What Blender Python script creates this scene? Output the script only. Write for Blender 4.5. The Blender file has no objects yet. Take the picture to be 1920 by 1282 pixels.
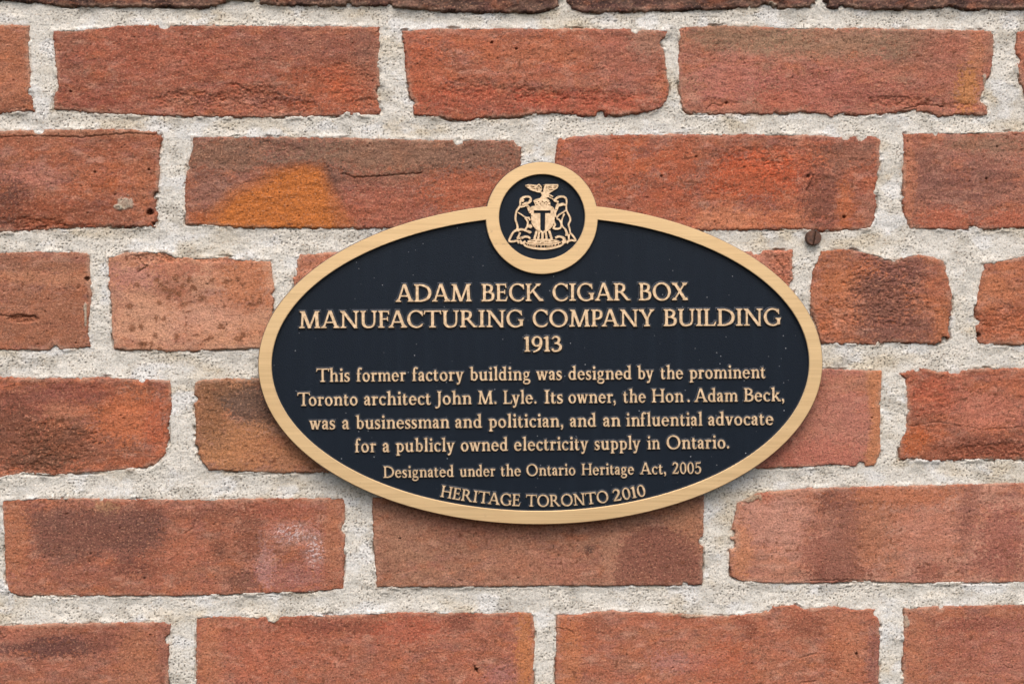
import bpy, math, random
import numpy as np
from mathutils import Vector
from mathutils.geometry import delaunay_2d_cdt

# ------------------------------------------------------------------ camera, light, exposure
SC = bpy.context.scene
COL = SC.collection
Z0 = 1.60                      # height of the picture centre on the wall
PXM = 0.00034                  # metres on the wall per photograph pixel (at the centre)
DIST = 1.15
FPX = DIST / PXM
YAW = math.radians(3.6)
FWD = np.array([math.sin(YAW), math.cos(YAW), 0.0])
RGT = np.array([math.cos(YAW), -math.sin(YAW), 0.0])
CAMP = np.array([0.0, 0.0, Z0]) - DIST * FWD

cam_d = bpy.data.cameras.new('camera')
cam = bpy.data.objects.new('camera', cam_d)
COL.objects.link(cam)
cam.location = CAMP.tolist()
cam.rotation_euler = (math.radians(90), 0, -YAW)
cam_d.sensor_width = 36.0
cam_d.lens = 36.0 * FPX / 1920.0
cam_d.clip_start = 0.02
cam_d.clip_end = 200.0
SC.camera = cam

SUN_EL, SUN_AZ = 52.0, 3.0     # azimuth measured from straight out of the wall, positive to the right
world = bpy.data.worlds.new('World')
SC.world = world
world.use_nodes = True
wn = world.node_tree.nodes
wl = world.node_tree.links
sky = wn.new('ShaderNodeTexSky')
sky.sky_type = 'NISHITA'
sky.sun_disc = False
sky.sun_elevation = math.radians(SUN_EL)
sky.sun_rotation = math.radians(180.0 - SUN_AZ)
sky.air_density = 1.0
sky.dust_density = 3.5
sky.ozone_density = 1.0
wl.new(sky.outputs[0], wn['Background'].inputs[0])
wn['Background'].inputs[1].default_value = 0.15

sun_d = bpy.data.lights.new('sun', 'SUN')
sun_d.energy = 1.0
sun_d.angle = math.radians(38)
sun_d.color = (1.0, 0.962, 0.90)
sun = bpy.data.objects.new('sun', sun_d)
COL.objects.link(sun)
_el, _az = math.radians(SUN_EL), math.radians(SUN_AZ)
_to = Vector((math.cos(_el) * math.sin(_az), -math.cos(_el) * math.cos(_az), math.sin(_el)))
sun.rotation_euler = _to.to_track_quat('Z', 'Y').to_euler()
sun.location = (0, -3, 6)

VS = SC.view_settings
SC.display_settings.display_device = 'sRGB'
VS.view_transform = 'Standard'
VS.look = 'None'
VS.gamma = 1.0
VS.use_curve_mapping = False
VS.exposure = 0.90

# ------------------------------------------------------------------ helpers
def wallpt(px, py, y=0.0):
    """the point of the plane at depth y seen at a photograph pixel -> world x, z"""
    px = np.asarray(px, float); py = np.asarray(py, float)
    a = (px - 960.0) / FPX; b = (641.0 - py) / FPX
    dx = FWD[0] + RGT[0] * a; dy = FWD[1] + RGT[1] * a; dz = b
    t = (y - CAMP[1]) / dy
    return CAMP[0] + dx * t, CAMP[2] + dz * t

def W(pts, y=0.0):
    p = np.asarray(pts, float)
    x, z = wallpt(p[:, 0], p[:, 1], y)
    return np.stack([x * 1000, (z - Z0) * 1000], 1)      # millimetres on the wall

def lin(c):
    c = np.asarray(c, float) / 255.0
    return np.where(c <= 0.04045, c / 12.92, ((c + 0.055) / 1.055) ** 2.4)

def sstep(a, b, x):
    t = np.clip((x - a) / (b - a), 0, 1)
    return t * t * (3 - 2 * t)

_rs = np.random.RandomState(7)
_perm = np.concatenate([_rs.permutation(512)] * 2)
_ang = _rs.rand(512) * 2 * np.pi
_gx, _gy = np.cos(_ang), np.sin(_ang)

def perlin(x, y, seed=0):
    x = x + seed * 37.17; y = y + seed * 91.73
    xi = np.floor(x).astype(int); yi = np.floor(y).astype(int)
    xf = x - xi; yf = y - yi
    u = xf * xf * xf * (xf * (xf * 6 - 15) + 10); v = yf * yf * yf * (yf * (yf * 6 - 15) + 10)
    def g(ix, iy, dx, dy):
        h = _perm[_perm[ix & 511] + (iy & 511)] & 511
        return _gx[h] * dx + _gy[h] * dy
    a = g(xi, yi, xf, yf); b = g(xi + 1, yi, xf - 1, yf)
    c = g(xi, yi + 1, xf, yf - 1); d = g(xi + 1, yi + 1, xf - 1, yf - 1)
    return 1.5 * ((a + u * (b - a)) + v * ((c + u * (d - c)) - (a + u * (b - a))))

def fbm(x, y, octs=3, seed=0, gain=0.5):
    s = 0; a = 1.0; n = 0
    for o in range(octs):
        s = s + a * perlin(x * 2 ** o, y * 2 ** o, seed + o * 5)
        n += a; a *= gain
    return s / n * 1.35

def sdf(poly, X, Z):
    """signed distance to a polygon, positive inside"""
    d2 = np.full(X.shape, 1e12); ins = np.zeros(X.shape, bool)
    n = len(poly)
    for i in range(n):
        ax, ay = poly[i]; bx, by = poly[(i + 1) % n]
        ex, ey = bx - ax, by - ay
        L = ex * ex + ey * ey + 1e-12
        t = np.clip(((X - ax) * ex + (Z - ay) * ey) / L, 0, 1)
        d2 = np.minimum(d2, (X - ax - ex * t) ** 2 + (Z - ay - ey * t) ** 2)
        if ay != by:
            c = (ay > Z) != (by > Z)
            ins ^= c & (X < ax + ex * (Z - ay) / ey)
    d = np.sqrt(d2)
    return np.where(ins, d, -d)

def seg_dist(pts, X, Z):
    d2 = np.full(X.shape, 1e12)
    for (ax, ay), (bx, by) in zip(pts[:-1], pts[1:]):
        ex, ey = bx - ax, by - ay
        t = np.clip(((X - ax) * ex + (Z - ay) * ey) / (ex * ex + ey * ey + 1e-12), 0, 1)
        d2 = np.minimum(d2, (X - ax - ex * t) ** 2 + (Z - ay - ey * t) ** 2)
    return np.sqrt(d2)

def np_mesh(name, co, quads, mats, parent=None, col=None, mat_idx=None, smooth=True, tris=False):
    k = 3 if tris else 4
    me = bpy.data.meshes.new(name)
    me.vertices.add(len(co)); me.vertices.foreach_set('co', np.asarray(co, np.float32).ravel())
    q = np.asarray(quads, np.int32)
    me.loops.add(q.size); me.loops.foreach_set('vertex_index', q.ravel())
    me.polygons.add(len(q)); me.polygons.foreach_set('loop_start', np.arange(0, q.size, k, dtype=np.int32))
    if mat_idx is not None:
        me.polygons.foreach_set('material_index', np.asarray(mat_idx, np.int32))
    me.polygons.foreach_set('use_smooth', np.full(len(q), smooth))
    me.update(calc_edges=True)
    if col is not None:
        at = me.color_attributes.new('tint', 'FLOAT_COLOR', 'POINT')
        c4 = np.ones((len(co), 4), np.float32); c4[:, :3] = col
        at.data.foreach_set('color', c4.ravel())
    for m in mats: me.materials.append(m)
    o = bpy.data.objects.new(name, me)
    COL.objects.link(o)
    if parent is not None: o.parent = parent
    return o

def thing(name, label, cat):
    o = bpy.data.objects.new(name, None)
    o.empty_display_size = 0.05
    COL.objects.link(o)
    o['label'] = label; o['category'] = cat
    return o

# ------------------------------------------------------------------ materials
def new_mat(name):
    m = bpy.data.materials.new(name); m.use_nodes = True
    nt = m.node_tree
    return m, nt, nt.nodes, nt.links, nt.nodes['Principled BSDF']

def noise(nt, vec, scale, detail=3, rough=0.6):
    n = nt.nodes.new('ShaderNodeTexNoise'); n.inputs['Scale'].default_value = scale
    n.inputs['Detail'].default_value = detail; n.inputs['Roughness'].default_value = rough
    nt.links.new(vec, n.inputs['Vector'])
    return n.outputs['Fac']

def ramp(nt, fac, lo, hi, a, b):
    r = nt.nodes.new('ShaderNodeMapRange')
    for k, v in zip(('From Min', 'From Max', 'To Min', 'To Max'), (lo, hi, a, b)): r.inputs[k].default_value = v
    nt.links.new(fac, r.inputs['Value'])
    return r.outputs['Result']

def mul(nt, col, fac):
    v = nt.nodes.new('ShaderNodeVectorMath'); v.operation = 'SCALE'
    nt.links.new(col, v.inputs[0]); nt.links.new(fac, v.inputs['Scale'])
    return v.outputs[0]

def mix(nt, fac, a, b):
    x = nt.nodes.new('ShaderNodeMix'); x.data_type = 'RGBA'
    nt.links.new(fac, x.inputs[0])
    for s, v in ((x.inputs[6], a), (x.inputs[7], b)):
        if isinstance(v, tuple): s.default_value = (*v, 1)
        else: nt.links.new(v, s)
    return x.outputs[2]

def bump(nt, h, strength, dist, nrm=None):
    b = nt.nodes.new('ShaderNodeBump'); b.inputs['Strength'].default_value = strength
    b.inputs['Distance'].default_value = dist
    nt.links.new(h, b.inputs['Height'])
    if nrm is not None: nt.links.new(nrm, b.inputs['Normal'])
    return b.outputs[0]

def objvec(nt, sc=(1, 1, 1)):
    t = nt.nodes.new('ShaderNodeTexCoord'); mp = nt.nodes.new('ShaderNodeMapping')
    mp.inputs['Scale'].default_value = sc
    nt.links.new(t.outputs['Object'], mp.inputs['Vector'])
    return mp.outputs[0]

def grain_mat(name, sc, amp, bstr, bdist, rough):
    m, nt, N, L, P = new_mat(name)
    v = objvec(nt)
    at = N.new('ShaderNodeAttribute'); at.attribute_name = 'tint'
    f1 = noise(nt, v, sc, 4, 0.7)
    L.new(mul(nt, at.outputs['Color'], ramp(nt, f1, 0.28, 0.72, 1 - amp, 1 + amp)), P.inputs['Base Color'])
    P.inputs['Roughness'].default_value = rough
    P.inputs['Specular IOR Level'].default_value = 0.25
    L.new(bump(nt, f1, bstr, bdist), P.inputs['Normal'])
    return m

M_BRICK = grain_mat('brick', 1000, 0.42, 0.75, 0.0009, 0.88)
M_DARK = grain_mat('dark_brick', 700, 0.40, 0.8, 0.0012, 0.85)
M_MORTAR = grain_mat('mortar', 850, 0.24, 0.6, 0.0009, 0.95)

def brass_mat():
    m, nt, N, L, P = new_mat('brushed_brass')
    v = objvec(nt, (14, 14, 900)); v2 = objvec(nt)
    f = noise(nt, v, 1.0, 4, 0.65); g = noise(nt, v2, 300, 3); k = noise(nt, v2, 26, 3)
    c = mix(nt, ramp(nt, f, 0.3, 0.7, 0, 1), (0.52, 0.355, 0.180), (0.64, 0.45, 0.238))
    c = mix(nt, ramp(nt, k, 0.42, 0.75, 0, 0.35), c, (0.52, 0.32, 0.15))
    c = mix(nt, ramp(nt, g, 0.66, 0.76, 0, 0.45), c, (0.33, 0.22, 0.13))
    L.new(c, P.inputs['Base Color'])
    P.inputs['Metallic'].default_value = 0.7
    L.new(ramp(nt, f, 0.3, 0.7, 0.42, 0.58), P.inputs['Roughness'])
    L.new(bump(nt, f, 0.18, 0.0003), P.inputs['Normal'])
    return m

def paint_mat(name, rough=0.42, speck=True):
    m, nt, N, L, P = new_mat(name)
    v = objvec(nt)
    f = noise(nt, v, 1400, 3, 0.6)
    st = noise(nt, objvec(nt, (120, 120, 9)), 1.0, 3, 0.55)
    c = mix(nt, ramp(nt, st, 0.48, 0.74, 0, 1), (0.0024, 0.0060, 0.0118), (0.0040, 0.0084, 0.0150))
    if speck:
        vo = N.new('ShaderNodeTexVoronoi'); vo.inputs['Scale'].default_value = 230
        L.new(v, vo.inputs['Vector'])
        wn_ = N.new('ShaderNodeTexWhiteNoise'); L.new(vo.outputs['Color'], wn_.inputs['Vector'])
        d = ramp(nt, vo.outputs['Distance'], 0.05, 0.10, 1, 0)
        s = ramp(nt, wn_.outputs['Value'], 0.62, 0.97, 0, 1)
        mm = N.new('ShaderNodeMath'); mm.operation = 'MULTIPLY'; L.new(d, mm.inputs[0]); L.new(s, mm.inputs[1])
        m2 = N.new('ShaderNodeMath'); m2.operation = 'MULTIPLY'; L.new(mm.outputs[0], m2.inputs[0]); m2.inputs[1].default_value = 0.75
        c = mix(nt, m2.outputs[0], c, (0.42, 0.43, 0.44))
        h = N.new('ShaderNodeMath'); h.operation = 'MULTIPLY_ADD'
        L.new(mm.outputs[0], h.inputs[0]); h.inputs[1].default_value = 3.0; L.new(f, h.inputs[2])
        L.new(bump(nt, h.outputs[0], 0.45, 0.0004), P.inputs['Normal'])
    else:
        L.new(bump(nt, f, 0.3, 0.0004), P.inputs['Normal'])
    if not speck: c = mix(nt, ramp(nt, f, 0.3, 0.7, 0, 1), (0.024, 0.026, 0.030), (0.046, 0.050, 0.056))  # base lifted to grey, so the fillet highlight is partly painted in
    L.new(c, P.inputs['Base Color'])
    P.inputs['Roughness'].default_value = rough
    P.inputs['Specular IOR Level'].default_value = 0.16
    return m

def rust_mat():
    m, nt, N, L, P = new_mat('rusty_steel')
    v = objvec(nt); f = noise(nt, v, 500, 4, 0.7)
    L.new(mix(nt, ramp(nt, f, 0.3, 0.7, 0, 1), (0.035, 0.018, 0.012), (0.13, 0.055, 0.03)), P.inputs['Base Color'])
    P.inputs['Roughness'].default_value = 0.7
    P.inputs['Metallic'].default_value = 0.3
    L.new(bump(nt, f, 0.6, 0.0006), P.inputs['Normal'])
    return m

M_BRASS = brass_mat()
def letter_mat():
    m, nt, N, L, P = new_mat('dull_brass')
    v = objvec(nt); f = noise(nt, v, 420, 4, 0.65)
    L.new(mix(nt, ramp(nt, f, 0.3, 0.7, 0, 1), (0.42, 0.29, 0.17), (0.80, 0.575, 0.36)), P.inputs['Base Color'])
    P.inputs['Metallic'].default_value = 0.6
    P.inputs['Roughness'].default_value = 0.42
    L.new(bump(nt, f, 0.3, 0.0004), P.inputs['Normal'])
    return m
M_LETTER = letter_mat()
M_PAINT = paint_mat('navy_paint')
M_SIDE = paint_mat('edge_highlight_grey', 0.27, False)  # side grey with the letters' highlight put into its colour
M_SIDE.node_tree.nodes['Principled BSDF'].inputs['Specular IOR Level'].default_value = 1.0
M_RUST = rust_mat()

# ------------------------------------------------------------------ the wall
# every brick in view: outline in photograph pixels (clockwise from top left) and its own colours
K_ALB = 0.80
BR = []
def B(name, outline, c1, c2, **kw): BR.append((name, outline, c1, c2, kw))

# dark course along the top edge
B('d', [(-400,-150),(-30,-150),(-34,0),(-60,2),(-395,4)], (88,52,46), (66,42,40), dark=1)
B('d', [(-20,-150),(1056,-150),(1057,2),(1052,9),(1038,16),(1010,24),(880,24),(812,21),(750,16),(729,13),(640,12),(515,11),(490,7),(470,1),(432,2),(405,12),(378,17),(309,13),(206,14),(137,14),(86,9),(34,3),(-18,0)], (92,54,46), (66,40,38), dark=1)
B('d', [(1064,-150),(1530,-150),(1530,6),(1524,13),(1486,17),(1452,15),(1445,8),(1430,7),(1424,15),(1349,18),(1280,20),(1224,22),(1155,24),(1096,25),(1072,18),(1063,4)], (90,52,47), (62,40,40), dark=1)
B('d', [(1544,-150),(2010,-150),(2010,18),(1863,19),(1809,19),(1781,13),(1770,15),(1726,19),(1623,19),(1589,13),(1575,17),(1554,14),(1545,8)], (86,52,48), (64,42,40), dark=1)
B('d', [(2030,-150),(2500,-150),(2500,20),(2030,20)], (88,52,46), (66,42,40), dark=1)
# course 1
B('a', [(-330,42),(-100,44),(0,46),(57,46),(54,86),(57,137),(60,192),(63,209),(34,211),(0,214),(-330,216)], (178,96,66), (150,82,60))
B('a', [(98,57),(137,57),(192,51),(223,47),(309,46),(640,48),(712,50),(714,86),(710,120),(714,154),(710,185),(715,206),(713,217),(640,219),(515,221),(446,221),(343,220),(275,218),(189,214),(137,209),(100,205),(99,195),(101,175),(108,165),(107,151),(101,103)], (164,82,62), (148,76,58))
B('a', [(753,57),(812,53),(983,53),(1155,53),(1251,57),(1254,61),(1246,75),(1247,103),(1251,137),(1256,161),(1254,178),(1247,196),(1223,210),(1155,218),(1086,218),(1038,213),(1004,214),(976,220),(897,223),(870,228),(846,226),(832,221),(776,217),(769,182),(760,137),(758,103)], (180,88,64), (160,84,64))
B('a', [(1274,55),(1280,50),(1349,47),(1434,48),(1472,52),(1589,51),(1795,55),(1860,57),(1864,64),(1865,103),(1860,137),(1850,150),(1845,172),(1838,190),(1853,199),(1852,217),(1795,216),(1760,220),(1740,211),(1705,208),(1675,213),(1623,218),(1579,214),(1558,221),(1548,214),(1500,211),(1462,216),(1417,214),(1349,216),(1294,214),(1278,205),(1271,150)], (178,100,80), (158,100,80))
B('a', [(1906,58),(2000,56),(2520,58),(2520,225),(2000,222),(1925,216),(1921,178),(1910,144),(1904,103)], (186,100,76), (164,90,70))
# course 2
B('a', [(-310,240),(0,244),(103,242),(240,242),(302,247),(304,261),(299,295),(300,326),(297,360),(293,377),(296,412),(291,426),(206,427),(120,429),(69,434),(0,436),(-310,436)], (172,86,60), (150,78,58))
B('a', [(360,256),(446,255),(640,257),(812,262),(972,262),(978,266),(978,305),(976,427),(700,429),(640,429),(446,428),(346,421),(345,343),(350,309),(360,275)], (154,84,64), (140,80,64))
B('a', [(1047,258),(1120,252),(1280,251),(1417,252),(1541,252),(1555,256),(1644,254),(1652,262),(1651,309),(1644,343),(1645,377),(1642,412),(1634,429),(1606,432),(1541,434),(1486,430),(1417,432),(1331,433),(1040,430),(1040,305),(1041,292)], (182,88,62), (158,78,60))
B('a', [(1692,250),(1795,248),(1920,246),(2300,246),(2300,430),(1920,427),(1863,431),(1795,432),(1705,429),(1694,395),(1692,343),(1693,275)], (170,94,74), (146,88,74))
# course 3
B('a', [(-400,476),(0,473),(69,471),(161,473),(168,477),(170,523),(173,547),(168,592),(165,626),(170,650),(137,655),(86,657),(0,657),(-400,660)], (166,98,76), (150,92,72), smooth=1)
B('a', [(201,482),(233,473),(268,471),(309,471),(329,480),(360,483),(395,482),(425,480),(443,485),(487,487),(508,490),(513,523),(515,550),(511,581),(508,655),(480,654),(412,656),(360,659),(309,660),(292,657),(240,657),(214,654),(209,626),(208,574),(202,530)], (200,138,110), (190,124,98), smooth=1)
B('a', [(563,476),(640,470),(900,466),(900,652),(550,652),(549,533),(547,520),(556,489)], (192,110,82), (170,92,70))
B('a', [(1160,468),(1397,470),(1488,468),(1486,506),(1489,547),(1490,648),(1160,650)], (196,112,88), (176,96,74))
B('a', [(1534,480),(1541,470),(1582,466),(1609,470),(1644,477),(1661,484),(1680,486),(1702,480),(1723,475),(1757,483),(1771,488),(1774,499),(1781,530),(1786,550),(1786,585),(1779,612),(1783,634),(1774,640),(1757,646),(1726,645),(1668,642),(1640,649),(1623,646),(1541,645),(1537,640),(1530,612),(1520,581),(1518,550),(1524,509)], (182,98,68), (150,84,66))
B('a', [(1843,493),(1880,487),(1920,479),(2300,476),(2300,648),(1920,647),(1836,646),(1829,634),(1829,592),(1831,557),(1841,516)], (186,102,72), (166,86,62))
# course 4
B('a', [(-320,704),(0,705),(69,708),(130,707),(189,705),(275,710),(318,712),(322,720),(323,763),(316,797),(317,832),(306,859),(288,875),(206,885),(96,892),(45,888),(0,897),(-320,898)], (184,92,64), (150,78,56))
B('a', [(364,716),(377,711),(487,708),(860,706),(860,888),(600,887),(480,887),(429,883),(391,882),(380,869),(371,852),(364,840),(365,797),(362,763)], (172,112,80), (150,94,66))
B('a', [(1100,690),(1541,691),(1654,694),(1652,763),(1652,849),(1640,874),(1599,876),(1565,871),(1520,876),(1410,879),(1100,880)], (188,108,92), (172,96,78), smooth=1)
B('a', [(1686,700),(1716,691),(1736,690),(1760,696),(1812,693),(1826,690),(1920,689),(2500,686),(2500,862),(1920,863),(1829,863),(1743,865),(1719,861),(1686,862),(1687,826),(1699,804),(1700,763),(1697,713)], (178,90,64), (152,74,54))
# course 5
B('a', [(-640,936),(-60,936),(-50,1110),(-640,1114)], (166,90,70), (146,80,62), smooth=1)
B('a', [(3,937),(86,933),(182,933),(292,935),(395,936),(429,934),(640,933),(647,935),(648,1014),(645,1062),(646,1104),(583,1110),(429,1115),(326,1118),(172,1118),(34,1118),(14,1109),(9,1082),(7,1014),(2,955)], (172,92,70), (160,88,66), smooth=1)
B('a', [(698,932),(900,929),(1150,928),(1321,928),(1321,960),(1319,1014),(1318,1096),(1280,1098),(983,1099),(846,1101),(706,1101),(702,1048),(698,979)], (158,104,82), (152,92,72), smooth=1)
B('a', [(1421,923),(1520,914),(1606,912),(1692,909),(1795,907),(1920,904),(2090,902),(2090,1092),(1920,1092),(1726,1094),(1606,1091),(1555,1094),(1452,1094),(1393,1091),(1370,1081),(1367,1034),(1369,1007),(1374,979),(1383,943)], (192,128,108), (180,112,90), smooth=1)
B('a', [(2140,902),(2700,896),(2700,1080),(2140,1090)], (180,98,76), (160,90,70), smooth=1)
# course 6
B('a', [(-310,1176),(0,1173),(86,1168),(240,1165),(321,1165),(317,1220),(316,1350),(-310,1360)], (168,92,72), (158,86,66), smooth=1)
B('a', [(367,1157),(412,1154),(480,1156),(583,1153),(640,1151),(743,1147),(880,1147),(915,1149),(966,1146),(997,1147),(1001,1155),(1004,1178),(1002,1237),(1000,1345),(367,1348)], (180,94,72), (168,88,66), smooth=1)
B('a', [(1043,1153),(1086,1151),(1148,1143),(1175,1147),(1280,1149),(1311,1153),(1366,1154),(1431,1147),(1445,1135),(1493,1134),(1507,1141),(1555,1134),(1599,1141),(1644,1142),(1651,1168),(1651,1202),(1647,1340),(1040,1344)], (182,96,72), (174,98,74), smooth=1)
B('a', [(1696,1140),(1760,1134),(1815,1135),(1920,1132),(2310,1128),(2310,1325),(1692,1338),(1694,1185)], (178,98,76), (168,96,74), smooth=1)

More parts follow.
